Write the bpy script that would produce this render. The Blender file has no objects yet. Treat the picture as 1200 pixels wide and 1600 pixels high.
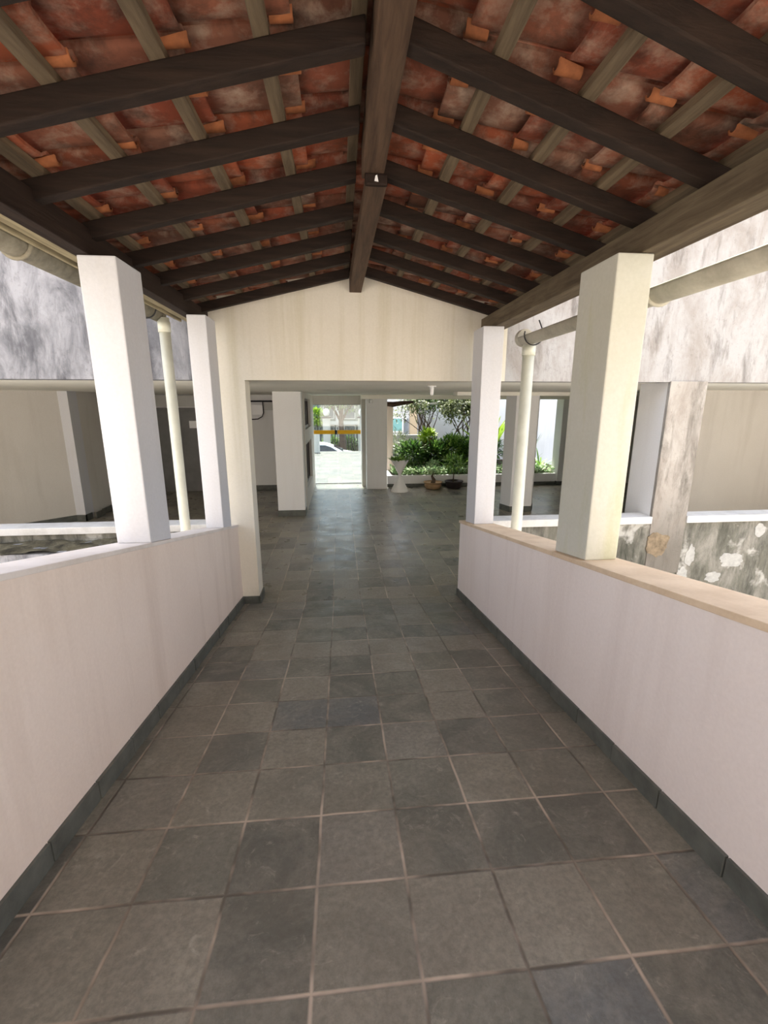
import bpy, bmesh, math, random
from mathutils import Vector, Matrix, Euler

S = bpy.context.scene
COL = S.collection
R = math.radians

# ------------------------------------------------------------------ camera
cam_data = bpy.data.cameras.new('camera')
cam_data.sensor_fit = 'VERTICAL'
cam_data.sensor_height = 32.0
cam_data.sensor_width = 24.0
cam_data.lens = 704.0 / 1600.0 * 32.0
cam_data.clip_start = 0.02
cam_data.clip_end = 400
cam = bpy.data.objects.new('camera', cam_data)
cam.location = (0, 0, 2.2)
cam.rotation_euler = (R(90 - 13.42), 0, R(-5.446))
COL.objects.link(cam)
S.camera = cam

# ------------------------------------------------------------------ sky, sun, exposure
SUN_TO = Vector((-0.05, 0.46, 0.88)).normalized()
world = bpy.data.worlds.new('sky')
S.world = world
world.use_nodes = True
wn = world.node_tree
wn.nodes.clear()
w_out = wn.nodes.new('ShaderNodeOutputWorld')
w_bg = wn.nodes.new('ShaderNodeBackground')
w_sky = wn.nodes.new('ShaderNodeTexSky')
w_sky.sky_type = 'NISHITA'
w_sky.sun_disc = False
w_sky.sun_elevation = math.asin(SUN_TO.z)
w_sky.sun_rotation = math.atan2(SUN_TO.x, SUN_TO.y)
w_sky.air_density = 1.0
w_sky.dust_density = 3.5
w_sky.ozone_density = 1.0
w_bg.inputs['Strength'].default_value = 0.27
w_mix = wn.nodes.new('ShaderNodeMix')
w_mix.data_type = 'RGBA'
w_mix.inputs['Factor'].default_value = 0.5
w_mix.inputs['B'].default_value = (2.4, 2.42, 2.45, 1)     # thin bright cloud over the blue
wn.links.new(w_sky.outputs['Color'], w_mix.inputs['A'])
wn.links.new(w_mix.outputs['Result'], w_bg.inputs['Color'])
wn.links.new(w_bg.outputs['Background'], w_out.inputs['Surface'])

sun_data = bpy.data.lights.new('sun', 'SUN')
sun_data.energy = 4.4
sun_data.angle = R(0.6)
sun_data.color = (1.0, 0.95, 0.86)
sun = bpy.data.objects.new('sun', sun_data)
sun.rotation_euler = SUN_TO.to_track_quat('Z', 'Y').to_euler()
sun.location = (-8, -3, 12)
COL.objects.link(sun)

S.view_settings.view_transform = 'Standard'
S.view_settings.look = 'None'
S.view_settings.exposure = 1.9
S.view_settings.gamma = 1.0
S.view_settings.use_curve_mapping = False
try:
    S.cycles.max_bounces = 10
    S.cycles.diffuse_bounces = 7
    S.cycles.transparent_max_bounces = 12
except Exception:
    pass

# ------------------------------------------------------------------ helpers: materials
def srgb(r, g, b):
    def f(c):
        c /= 255.0
        return c / 12.92 if c <= 0.04045 else ((c + 0.055) / 1.055) ** 2.4
    return (f(r), f(g), f(b), 1.0)

class NT:
    """A small node-tree writer."""
    def __init__(self, name):
        self.m = bpy.data.materials.new(name)
        self.m.use_nodes = True
        self.t = self.m.node_tree
        self.t.nodes.clear()
        self.out = self.n('ShaderNodeOutputMaterial')
        self.b = self.n('ShaderNodeBsdfPrincipled')
        self.l(self.b.outputs[0], self.out.inputs[0])
        self.co = self.n('ShaderNodeTexCoord').outputs['Object']
    def n(self, typ, **kw):
        x = self.t.nodes.new(typ)
        for k, v in kw.items():
            setattr(x, k, v)
        return x
    def l(self, a, b):
        self.t.links.new(a, b)
    def setin(self, node, key, v):
        if isinstance(v, bpy.types.NodeSocket):
            self.l(v, node.inputs[key])
        else:
            node.inputs[key].default_value = v
    def mapping(self, scale=(1, 1, 1), loc=(0, 0, 0), rot=(0, 0, 0), src=None):
        x = self.n('ShaderNodeMapping')
        x.inputs['Scale'].default_value = scale
        x.inputs['Location'].default_value = loc
        x.inputs['Rotation'].default_value = rot
        self.l(src or self.co, x.inputs['Vector'])
        return x.outputs[0]
    def noise(self, vec, scale=5, detail=6, rough=0.6, dist=0.0):
        x = self.n('ShaderNodeTexNoise')
        x.inputs['Scale'].default_value = scale
        x.inputs['Detail'].default_value = detail
        x.inputs['Roughness'].default_value = rough
        x.inputs['Distortion'].default_value = dist
        self.l(vec, x.inputs['Vector'])
        return x.outputs[0]
    def ramp(self, fac, stops):
        x = self.n('ShaderNodeValToRGB')
        el = x.color_ramp.elements
        while len(el) < len(stops):
            el.new(0.5)
        for e, (p, c) in zip(el, stops):
            e.position = p
            e.color = c if not isinstance(c, (int, float)) else (c, c, c, 1)
        self.l(fac, x.inputs[0])
        return x.outputs[0]
    def mix(self, fac, a, b, mode='MIX'):
        x = self.n('ShaderNodeMix', data_type='RGBA', blend_type=mode)
        self.setin(x, 'Factor', fac)
        self.setin(x, 'A', a)
        self.setin(x, 'B', b)
        return x.outputs['Result']
    def math(self, op, a, b=None, c=None):
        x = self.n('ShaderNodeMath', operation=op)
        self.setin(x, 0, a)
        if b is not None:
            self.setin(x, 1, b)
        if c is not None:
            self.setin(x, 2, c)
        return x.outputs[0]
    def sep(self, vec=None):
        x = self.n('ShaderNodeSeparateXYZ')
        self.l(vec or self.co, x.inputs[0])
        return x.outputs
    def comb(self, a, b, c=0.0):
        x = self.n('ShaderNodeCombineXYZ')
        self.setin(x, 0, a); self.setin(x, 1, b); self.setin(x, 2, c)
        return x.outputs[0]
    def white(self, vec):
        x = self.n('ShaderNodeTexWhiteNoise', noise_dimensions='3D')
        self.l(vec, x.inputs['Vector'])
        return x.outputs['Value']
    def bump(self, h, strength=0.3, dist=0.01):
        x = self.n('ShaderNodeBump')
        x.inputs['Strength'].default_value = strength
        x.inputs['Distance'].default_value = dist
        self.l(h, x.inputs['Height'])
        self.l(x.outputs[0], self.b.inputs['Normal'])
    def done(self, color, rough=0.6, spec=0.3, metal=0.0):
        self.setin(self.b, 'Base Color', color)
        self.setin(self.b, 'Roughness', rough)
        self.setin(self.b, 'Specular IOR Level', spec)
        self.setin(self.b, 'Metallic', metal)
        return self.m

def plain(name, col, rough=0.6, var=0.12, scale=6, spec=0.3, metal=0.0, bump=0.0):
    t = NT(name)
    n = t.noise(t.co, scale, 5)
    d = tuple(c * (1 - var) for c in col[:3]) + (1,)
    u = tuple(min(1, c * (1 + var)) for c in col[:3]) + (1,)
    c = t.ramp(n, [(0.3, d), (0.7, u)])
    if bump:
        t.bump(t.noise(t.co, scale * 12, 4), bump, 0.004)
    return t.done(c, rough, spec, metal)

def plaster(name, base, streak, amount=0.5, sx=7.0, sz=0.5, cut=(0.5, 0.78), bump=0.12):
    """Painted render with vertical run-down streaks."""
    t = NT(name)
    st = t.noise(t.mapping((sx, sx, sz)), 1.0, 5, 0.6, 0.2)
    st = t.ramp(st, [(cut[0], 0.0), (cut[1], 1.0)])
    bl = t.ramp(t.noise(t.co, 1.7, 5, 0.6), [(0.35, 0.0), (0.75, 1.0)])
    f = t.math('MULTIPLY', st, amount)
    c = t.mix(f, base, streak)
    c = t.mix(t.math('MULTIPLY', bl, amount * 0.4), c, streak)
    fine = t.noise(t.co, 60, 3)
    t.bump(t.noise(t.co, 35, 5, 0.65), bump, 0.01)
    return t.done(t.mix(0.06, c, t.ramp(fine, [(0.3, 0.35), (0.7, 1.0)])), 0.75, 0.25)

def mould_wall(name, base, mid, dark, cut_mid, cut_dark, patch=None, patch_cut=(0.62, 0.66), sz=0.45, foot=None):
    """Old unpainted render: blotches of grey mould, runs and flaked patches."""
    t = NT(name)
    a = t.noise(t.mapping((2.2, 2.2, 2.2 * sz)), 1.6, 9, 0.68, 0.5)
    b = t.noise(t.mapping((4.0, 4.0, 4.0 * sz * 0.5), (3.1, 1.7, 0.4)), 1.5, 8, 0.7, 0.3)
    c = t.mix(t.ramp(a, [(cut_mid[0], 0.0), (cut_mid[1], 1.0)]), base, mid)
    c = t.mix(t.ramp(b, [(cut_dark[0], 0.0), (cut_dark[1], 1.0)]), c, dark)
    if patch:
        p = t.noise(t.mapping((1.6, 1.6, 1.4), (7.3, 2.2, 5.0)), 2.2, 6, 0.55, 0.35)
        pf = t.ramp(p, [(patch_cut[0], 0.0), (patch_cut[1], 1.0)])
        c = t.mix(pf, c, patch)
    if foot:
        zz = t.math('ADD', t.sep()[2], t.math('MULTIPLY', t.math('SUBTRACT', a, 0.5), 1.4))
        c = t.mix(t.ramp(t.math('DIVIDE', zz, 2.0), [(foot[0] / 2, 0.75), (foot[1] / 2, 0.0)]), c, dark)
    speck = t.noise(t.co, 28, 6, 0.75)
    c = t.mix(t.ramp(speck, [(0.56, 0.0), (0.74, 0.4)]), c, dark)
    t.bump(t.noise(t.co, 14, 8, 0.7), 0.35, 0.02)
    return t.done(c, 0.85, 0.2)

def slate_floor(name, px, py, ox, oy, jitter=0.0, groutw=0.009, gloss=(0.3, 0.55), skew=0.0, lift=1.0, bumps=0.35):
    t = NT(name)
    x, y, z = t.sep()
    y = t.math('SUBTRACT', y, t.math('MULTIPLY', x, skew)) if skew else y
    wob = t.math('MULTIPLY', t.math('SUBTRACT', t.noise(t.co, 3.0, 3), 0.5), 0.012)
    u = t.math('DIVIDE', t.math('ADD', t.math('SUBTRACT', x, ox), wob), px)
    cu = t.math('FLOOR', u)
    v = t.math('DIVIDE', t.math('ADD', t.math('SUBTRACT', y, oy), wob), py)
    if jitter:
        v = t.math('ADD', v, t.math('MULTIPLY', t.white(t.comb(cu, 3.3)), jitter))
    cv = t.math('FLOOR', v)
    fu = t.math('FRACT', u); fv = t.math('FRACT', v)
    du = t.math('MULTIPLY', t.math('MINIMUM', fu, t.math('SUBTRACT', 1.0, fu)), px)
    dv = t.math('MULTIPLY', t.math('MINIMUM', fv, t.math('SUBTRACT', 1.0, fv)), py)
    d = t.math('MINIMUM', du, dv)
    g = t.ramp(t.math('DIVIDE', d, groutw), [(0.25, 1.0), (0.9, 0.0)])
    rnd = t.white(t.comb(cu, cv, 1.0))
    rnd2 = t.white(t.comb(cu, cv, 9.0))
    tone = t.ramp(rnd, [(0.0, srgb(80, 81, 77)), (0.3, srgb(98, 98, 90)), (0.55, srgb(118, 114, 104)),
                        (0.8, srgb(124, 119, 109)), (1.0, srgb(88, 92, 94))])
    cloud = t.noise(t.co, 3.4, 8, 0.7, 0.8)
    tone = t.mix(t.ramp(cloud, [(0.42, 0.0), (0.74, 0.55)]), tone, srgb(152, 147, 135))
    scuff = t.noise(t.mapping((1, 1, 1), (4, 2, 0), (0, 0, 0.7)), 9.0, 8, 0.75, 1.8)
    tone = t.mix(t.ramp(scuff, [(0.57, 0.0), (0.72, 0.6)]), tone, srgb(166, 161, 149))
    grain = t.noise(t.co, 46.0, 6, 0.75)
    tone = t.mix(t.ramp(grain, [(0.35, 0.4), (0.6, 0.0)]), tone, srgb(58, 56, 51))
    smear = t.noise(t.mapping((1.0, 0.35, 1), (2, 9, 0), (0, 0, 0.5)), 7.0, 9, 0.8, 0.6)
    tone = t.mix(t.ramp(smear, [(0.6, 0.0), (0.72, 0.45)]), tone, srgb(60, 58, 54))
    dirt = t.noise(t.co, 1.1, 4)
    tone = t.mix(t.ramp(dirt, [(0.4, 0.0), (0.7, 0.35)]), tone, srgb(98, 90, 79))
    groutc = t.mix(t.ramp(t.noise(t.co, 2.3, 4), [(0.42, 0.0), (0.6, 1.0)]), srgb(82, 76, 68), srgb(160, 146, 132))
    c = t.mix(g, tone, groutc)
    if lift != 1.0:
        c = t.mix(1.0, c, (lift, lift, lift, 1), 'MULTIPLY')
    h = t.math('SUBTRACT', t.math('ADD', t.math('MULTIPLY', cloud, 0.5), t.math('MULTIPLY', rnd2, 0.3)), g)
    t.bump(h, bumps, 0.006)
    rough = t.ramp(t.noise(t.co, 4.0, 5), [(0.3, gloss[0]), (0.7, gloss[1])])
    return t.done(c, rough, 0.42)

def wood(name, a, b, axis='Y', rough=0.75, moss=None):
    t = NT(name)
    sc = {'X': (1.2, 14, 14), 'Y': (14, 1.2, 14)}[axis]
    g = t.noise(t.mapping(sc), 2.2, 7, 0.65, 0.4)
    c = t.ramp(g, [(0.28, a), (0.72, b)])
    if moss:
        c = t.mix(t.ramp(t.noise(t.co, 2.6, 5), [(0.55, 0.0), (0.75, 0.6)]), c, moss)
    t.bump(g, 0.35, 0.01)
    return t.done(c, rough, 0.25)

def terracotta():
    t = NT('terracotta tile')
    geo = t.n('ShaderNodeNewGeometry')
    r = geo.outputs['Random Per Island']
    base = t.ramp(r, [(0.0, srgb(116, 60, 44)), (0.25, srgb(142, 74, 52)), (0.5, srgb(122, 86, 70)),
                      (0.75, srgb(156, 82, 54)), (1.0, srgb(100, 66, 52))])
    n1 = t.noise(t.co, 6.5, 9, 0.7, 0.25)
    c = t.mix(t.ramp(n1, [(0.47, 0.0), (0.72, 0.75)]), base, srgb(178, 160, 142))
    n2 = t.noise(t.mapping((1, 1, 1), (5, 3, 1)), 5.0, 8, 0.7, 0.2)
    c = t.mix(t.ramp(n2, [(0.46, 0.0), (0.68, 0.85)]), c, srgb(62, 46, 38))
    t.bump(t.noise(t.co, 30, 5), 0.25, 0.006)
    return t.done(c, 0.8, 0.2)

def leafmat(name, stops, rough=0.45, trans=0.25):
    t = NT(name)
    geo = t.n('ShaderNodeNewGeometry')
    c = t.ramp(geo.outputs['Random Per Island'], stops)
    t.done(c, rough, 0.4)
    tr = t.n('ShaderNodeBsdfTranslucent')
    t.l(c, tr.inputs[0])
    mx = t.n('ShaderNodeMixShader')
    mx.inputs[0].default_value = trans
    t.l(t.b.outputs[0], mx.inputs[1]); t.l(tr.outputs[0], mx.inputs[2])
    t.l(mx.outputs[0], t.out.inputs[0])
    return t.m

def glassmat(name, tint=(0.9, 0.96, 0.95, 1), refl=0.10):
    t = NT(name)
    t.t.nodes.remove(t.b)
    tr = t.n('ShaderNodeBsdfTransparent'); tr.inputs[0].default_value = tint
    gl = t.n('ShaderNodeBsdfGlossy'); gl.inputs['Roughness'].default_value = 0.02
    n = t.noise(t.co, 3, 2)
    f = t.ramp(n, [(0.0, refl * 0.8), (1.0, refl * 1.2)])
    mx = t.n('ShaderNodeMixShader')
    t.l(f, mx.inputs[0]); t.l(tr.outputs[0], mx.inputs[1]); t.l(gl.outputs[0], mx.inputs[2])
    t.l(mx.outputs[0], t.out.inputs[0])
    return t.m

M = {}
M['plaster_left'] = plaster('pink white plaster', srgb(237, 221, 208), srgb(204, 184, 168), 0.5, 5, 0.35)
M['plaster_right'] = plaster('rosy white plaster', srgb(239, 228, 222), srgb(215, 200, 192), 0.45, 5, 0.35)
M['plaster_col'] = plaster('white painted column', srgb(210, 211, 216), srgb(198, 194, 190), 0.35, 6, 0.5)
M['plaster_col_moss'] = plaster('cream painted column', srgb(204, 203, 192), srgb(182, 182, 134), 0.55, 4, 0.8, (0.5, 0.7))
M['gable'] = plaster('cream gable render', srgb(232, 226, 212), srgb(206, 198, 170), 0.5, 9, 0.4, (0.5, 0.72))
M['garage_white'] = plaster('white garage paint', srgb(232, 232, 232), srgb(212, 210, 206), 0.3, 5, 0.5)
M['garage_grey'] = plaster('greyish garage paint', srgb(212, 208, 201), srgb(184, 178, 168), 0.5, 4, 0.4)
M['garden_wall'] = plaster('white garden wall', srgb(234, 236, 238), srgb(196, 200, 200), 0.6, 5, 0.3)
M['ceiling'] = plain('ceiling paint', srgb(240, 238, 228), 0.8, 0.04, 1.2)
M['stain_left'] = mould_wall('grey mould render', srgb(154, 155, 160), srgb(102, 103, 108), srgb(64, 64, 69), (0.38, 0.6), (0.5, 0.72))
M['stain_right'] = mould_wall('pale stained render', srgb(172, 171, 170), srgb(152, 147, 142), srgb(98, 93, 88), (0.42, 0.62), (0.52, 0.74))
M['stain_pier'] = mould_wall('rosy stained render', srgb(174, 169, 162), srgb(150, 143, 135), srgb(92, 88, 80), (0.42, 0.64), (0.52, 0.76), foot=(0.5, 1.25))
M['mould_low'] = mould_wall('dark mould render', srgb(152, 149, 141), srgb(106, 105, 96), srgb(58, 60, 53), (0.34, 0.58), (0.42, 0.68), srgb(172, 171, 165), (0.56, 0.64))
M['moss'] = mould_wall('mossy ledge', srgb(124, 118, 98), srgb(88, 82, 64), srgb(46, 42, 32), (0.35, 0.6), (0.42, 0.62), sz=1.0)
M['peel'] = plain('bare brown render', srgb(128, 114, 94), 0.9, 0.35, 20, bump=0.5)
M['flake'] = plain('white flaked render', srgb(168, 168, 164), 0.9, 0.2, 14, bump=0.4)
M['ramp'] = slate_floor('slate ramp tiles', 0.317, 0.33, 0.2, 0.932, 0.0, skew=0.0, lift=1.2)
M['slate'] = slate_floor('slate garage tiles', 0.317, 0.33, 0.19, 4.86, 0.0, gloss=(0.24, 0.42), lift=1.42, bumps=0.15)
M['drive'] = slate_floor('grey driveway tiles', 0.4, 0.4, 0.0, 13.0, 0.0, gloss=(0.4, 0.6), lift=0.55)
M['skirt'] = plain('slate skirting', srgb(92, 94, 88), 0.5, 0.3, 9, 0.4, bump=0.2)
M['wood_dark'] = wood('dark stained timber', srgb(24, 16, 12), srgb(50, 37, 29), 'X')
M['wood_eave'] = wood('dark eave timber', srgb(26, 17, 13), srgb(50, 36, 28), 'Y')
M['wood_grey'] = wood('weathered grey timber', srgb(74, 63, 50), srgb(118, 105, 85), 'Y', moss=srgb(66, 55, 43))
M['wood_ridge'] = wood('brown ridge timber', srgb(54, 39, 29), srgb(94, 74, 58), 'Y')
M['wood_batten'] = wood('grey batten timber', srgb(70, 59, 46), srgb(120, 104, 83), 'Y')
M['wood_pale'] = wood('pale weathered plank', srgb(118, 108, 84), srgb(172, 160, 130), 'Y', moss=srgb(104, 92, 70))
M['gutter_moss'] = plaster('mouldy gutter', srgb(160, 152, 130), srgb(92, 86, 68), 0.85, 6, 6, (0.38, 0.62), 0.2)
M['tile'] = terracotta()
M['tile_fresh'] = plain('orange barrel ends', srgb(150, 92, 58), 0.8, 0.4, 14)
M['cap_beige'] = plaster('beige marble coping', srgb(226, 202, 172), srgb(196, 168, 136), 0.6, 6, 6, (0.4, 0.7), 0.05)
M['cap_white'] = plaster('white marble coping', srgb(206, 205, 202), srgb(168, 166, 160), 0.5, 6, 6, (0.45, 0.7), 0.05)
M['cap_paint'] = plaster('painted coping', srgb(230, 222, 216), srgb(196, 184, 170), 0.5, 5, 5, (0.45, 0.7), 0.1)
M['pvc'] = plain('grey green pipe plastic', srgb(206, 206, 190), 0.45, 0.08, 8, 0.4)
M['gutter'] = plaster('weathered gutter', srgb(196, 190, 172), srgb(140, 134, 116), 0.7, 5, 5, (0.42, 0.7), 0.15)
M['concrete'] = plain('concrete ground', srgb(176, 170, 160), 0.9, 0.15, 2)
M['asphalt'] = plain('street asphalt', srgb(120, 118, 114), 0.9, 0.15, 4)
M['soil'] = plain('dark soil', srgb(66, 50, 38), 0.95, 0.3, 14)
M['black'] = plain('black metal', srgb(36, 36, 38), 0.45, 0.1, 8)
M['dark_panel'] = plain('dark grey door paint', srgb(124, 124, 124), 0.55, 0.15, 3)
M['grey_box'] = plain('pale grey metal', srgb(196, 196, 192), 0.5, 0.05, 5)
M['white_gloss'] = plain('white gloss', srgb(240, 240, 240), 0.3, 0.02, 3, 0.5)
M['yellow'] = plain('yellow safety film', srgb(252, 190, 36), 0.5, 0.06, 6)
M['glass'] = glassmat('clear door glass')
M['darkwood_win'] = plain('dark brown window', srgb(52, 38, 34), 0.35, 0.25, 4, 0.5)
M['steel'] = plain('brushed steel', srgb(150, 150, 150), 0.35, 0.1, 10, 0.5, 0.8)
M['bark'] = plain('grey bark', srgb(86, 74, 62), 0.9, 0.3, 16, bump=0.5)
M['thatch'] = plain('dark brown log', srgb(64, 48, 38), 0.9, 0.4, 12, bump=0.5)
M['leaf_dark'] = leafmat('dark leaves', [(0, srgb(36, 60, 28)), (0.5, srgb(64, 102, 42)), (1, srgb(112, 146, 66))])
M['leaf_olive'] = leafmat('olive leaves', [(0, srgb(70, 82, 50)), (0.5, srgb(104, 116, 72)), (1, srgb(146, 156, 108))])
M['leaf_lime'] = leafmat('lime leaves', [(0, srgb(96, 136, 30)), (0.6, srgb(150, 182, 48)), (1, srgb(190, 205, 80))])
M['leaf_red'] = leafmat('red leaves', [(0, srgb(96, 30, 34)), (0.5, srgb(134, 52, 44)), (1, srgb(70, 66, 34))])
M['leaf_mid'] = leafmat('green leaves', [(0, srgb(66, 110, 40)), (0.5, srgb(112, 154, 62)), (1, srgb(162, 190, 96))])
M['leaf_pale'] = leafmat('variegated leaves', [(0, srgb(84, 124, 70)), (0.4, srgb(130, 164, 108)), (0.7, srgb(190, 206, 160)), (1, srgb(70, 104, 56))])
M['clay_pot'] = plain('weathered clay bowl', srgb(150, 124, 92), 0.85, 0.2, 10, bump=0.3)
M['dark_pot'] = plain('dark plastic pot', srgb(58, 50, 48), 0.6, 0.15, 8)
M['red_pot'] = plain('red plastic pot', srgb(150, 52, 42), 0.6, 0.1, 8)
M['car_white'] = plain('white car paint', srgb(240, 241, 242), 0.2, 0.01, 2, 0.6)
M['car_glass'] = plain('dark car glass', srgb(34, 38, 42), 0.08, 0.05, 2, 0.6)
M['rubber'] = plain('tyre rubber', srgb(30, 30, 30), 0.8, 0.1, 8)
M['tower'] = plain('beige bounce tower', srgb(196, 188, 178), 0.8, 0.05, 2)
M['house_white'] = plain('white house wall', srgb(186, 185, 181), 0.8, 0.04, 2)
M['house_cream'] = plain('cream house panel', srgb(176, 156, 126), 0.8, 0.06, 2)
M['house_grey'] = plain('grey green facade', srgb(120, 128, 120), 0.8, 0.08, 2)
M['teal'] = plain('teal window glass', srgb(96, 150, 144), 0.2, 0.06, 2, 0.5)
M['grey_win'] = plain('dark window glass', srgb(84, 92, 96), 0.15, 0.15, 2, 0.5)
M['low_grey'] = plaster('weathered grey garden wall', srgb(160, 164, 158), srgb(120, 126, 116), 0.6, 4, 1.0)

# ------------------------------------------------------------------ helpers: meshes
class MB:
    def __init__(self):
        self.bm = bmesh.new()
    def box(self, x0, x1, y0, y1, z0, z1, bevel=0.0):
        bm2 = bmesh.new()
        vs = [bm2.verts.new(p) for p in [(x0, y0, z0), (x1, y0, z0), (x1, y1, z0), (x0, y1, z0),
                                         (x0, y0, z1), (x1, y0, z1), (x1, y1, z1), (x0, y1, z1)]]
        for f in [(3, 2, 1, 0), (4, 5, 6, 7), (0, 1, 5, 4), (1, 2, 6, 5), (2, 3, 7, 6), (3, 0, 4, 7)]:
            bm2.faces.new([vs[i] for i in f])
        if bevel:
            bmesh.ops.bevel(bm2, geom=bm2.edges[:], offset=bevel, segments=2, affect='EDGES', profile=0.6)
        self.add(bm2)
        return self
    def add(self, bm2, mat=None):
        if mat is not None:
            bmesh.ops.transform(bm2, matrix=mat, verts=bm2.verts)
        me = bpy.data.meshes.new('tmp')
        bm2.to_mesh(me); bm2.free()
        self.bm.from_mesh(me)
        bpy.data.meshes.remove(me)
        return self
    def hexa(self, pts, bevel=0.0):
        """eight corners: bottom loop of four, top loop of four"""
        bm2 = bmesh.new()
        vs = [bm2.verts.new(p) for p in pts]
        for f in [(3, 2, 1, 0), (4, 5, 6, 7), (0, 1, 5, 4), (1, 2, 6, 5), (2, 3, 7, 6), (3, 0, 4, 7)]:
            bm2.faces.new([vs[i] for i in f])
        bmesh.ops.recalc_face_normals(bm2, faces=bm2.faces[:])
        if bevel:
            bmesh.ops.bevel(bm2, geom=bm2.edges[:], offset=bevel, segments=2, affect='EDGES', profile=0.6)
        return self.add(bm2)
    def prism(self, poly, a, b, axis='Y', bevel=0.0):
        """extrude a polygon (pairs) along an axis from a to b"""
        bm2 = bmesh.new()
        def P(p, t):
            return {'Y': (p[0], t, p[1]), 'Z': (p[0], p[1], t), 'X': (t, p[0], p[1])}[axis]
        A = [bm2.verts.new(P(p, a)) for p in poly]
        B = [bm2.verts.new(P(p, b)) for p in poly]
        n = len(poly)
        bm2.faces.new(A); bm2.faces.new(B[::-1])
        for i in range(n):
            bm2.faces.new([A[i], B[i], B[(i + 1) % n], A[(i + 1) % n]])
        bmesh.ops.recalc_face_normals(bm2, faces=bm2.faces[:])
        if bevel:
            bmesh.ops.bevel(bm2, geom=bm2.edges[:], offset=bevel, segments=2, affect='EDGES')
        return self.add(bm2)
    def tube(self, pts, r, seg=10, closed=True):
        bm2 = bmesh.new()
        pts = [Vector(p) for p in pts]
        rs = r if isinstance(r, (list, tuple)) else [r] * len(pts)
        rings = []
        ref = None
        for i, p in enumerate(pts):
            d = (pts[min(i + 1, len(pts) - 1)] - pts[max(i - 1, 0)]).normalized()
            if ref is None:
                ref = Vector((0, 0, 1)) if abs(d.z) < 0.9 else Vector((1, 0, 0))
            u = (ref - d * ref.dot(d)).normalized()
            ref = u
            v = d.cross(u)
            rings.append([bm2.verts.new(p + (u * math.cos(k * 2 * math.pi / seg) + v * math.sin(k * 2 * math.pi / seg)) * rs[i]) for k in range(seg)])
        for a, b in zip(rings, rings[1:]):
            for k in range(seg):
                f = bm2.faces.new([a[k], a[(k + 1) % seg], b[(k + 1) % seg], b[k]])
                f.smooth = True
        if closed:
            bm2.faces.new(rings[0][::-1]); bm2.faces.new(rings[-1])
        bmesh.ops.recalc_face_normals(bm2, faces=bm2.faces[:])
        return self.add(bm2)
    def lathe(self, prof, loc=(0, 0, 0), seg=28, sx=1.0, sy=1.0):
        bm2 = bmesh.new()
        rings = []
        for (r, z) in prof:
            rings.append([bm2.verts.new((loc[0] + r * sx * math.cos(k * 2 * math.pi / seg), loc[1] + r * sy * math.sin(k * 2 * math.pi / seg), loc[2] + z)) for k in range(seg)])
        for a, b in zip(rings, rings[1:]):
            for k in range(seg):
                f = bm2.faces.new([a[k], a[(k + 1) % seg], b[(k + 1) % seg], b[k]])
                f.smooth = True
        bm2.faces.new(rings[0][::-1]); bm2.faces.new(rings[-1])
        bmesh.ops.recalc_face_normals(bm2, faces=bm2.faces[:])
        return self.add(bm2)
    def leaf(self, p, d, up, L, W, bend=0.15):
        d = d.normalized()
        s = d.cross(up)
        if s.length < 1e-4:
            s = d.cross(Vector((1, 0, 0)))
        s.normalize()
        n = s.cross(d)
        bm = self.bm
        a = bm.verts.new(p)
        b = bm.verts.new(p + d * L * 0.45 + s * W * 0.5 - n * bend * L * 0.1)
        c = bm.verts.new(p + d * L * 0.45 - s * W * 0.5 - n * bend * L * 0.1)
        m = bm.verts.new(p + d * L * 0.5 + n * W * 0.12)
        e = bm.verts.new(p + d * L - n * bend * L)
        bm.faces.new([a, b, m]); bm.faces.new([a, m, c]); bm.faces.new([b, e, m]); bm.faces.new([m, e, c])
    def blade(self, p, az, L, W, lean, droop, seg=7):
        """a strap leaf that rises and arches over"""
        bm = self.bm
        h = Vector((math.cos(az), math.sin(az), 0))
        s = Vector((-math.sin(az), math.cos(az), 0))
        q = Vector(p)
        ang = lean
        prev = None
        for i in range(seg + 1):
            t = i / seg
            w = W * (0.55 + 1.2 * t) * (1 - t ** 2.5) * 0.9 + 0.002
            l = bm.verts.new(q + s * w * 0.5); c = bm.verts.new(q - Vector((0, 0, w * 0.15))); r = bm.verts.new(q - s * w * 0.5)
            if prev:
                bm.faces.new([prev[0], prev[1], c, l]); bm.faces.new([prev[1], prev[2], r, c])
            prev = (l, c, r)
            q = q + (h * math.sin(ang) + Vector((0, 0, 1)) * math.cos(ang)) * (L / seg)
            ang += droop / seg
    def build(self, name, mat, parent=None, smooth=False):
        me = bpy.data.meshes.new(name)
        if parent is not None:
            w = Vector((0, 0, 0)); p = parent
            while p is not None:
                w += p.location; p = p.parent
            bmesh.ops.translate(self.bm, vec=-w, verts=self.bm.verts)
        self.bm.to_mesh(me); self.bm.free()
        me.materials.append(M[mat] if isinstance(mat, str) else mat)
        if smooth:
            for f in me.polygons:
                f.use_smooth = True
        o = bpy.data.objects.new(name, me)
        COL.objects.link(o)
        if parent is not None:
            o.parent = parent
        return o

def tag(o, label, cat, group=None, kind=None):
    o['label'] = label
    o['category'] = cat
    if group:
        o['group'] = group
    if kind:
        o['kind'] = kind
    return o

def thing(name, label, cat, loc=(0, 0, 0), group=None, kind=None):
    o = bpy.data.objects.new(name, None)
    o.empty_display_size = 0.1
    COL.objects.link(o)
    o.location = loc
    return tag(o, label, cat, group, kind)

def kids(o):
    return [c for c in bpy.data.objects if c.parent == o]

def copy_tree(o, loc, label, group=None):
    c = o.copy(); COL.objects.link(c)
    c.location = loc
    c['label'] = label
    if group:
        c['group'] = group
    for ch in kids(o):
        d = ch.copy(); COL.objects.link(d); d.parent = c
        for g in kids(ch):
            e = g.copy(); COL.objects.link(e); e.parent = d
    return c

random.seed(7)

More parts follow.
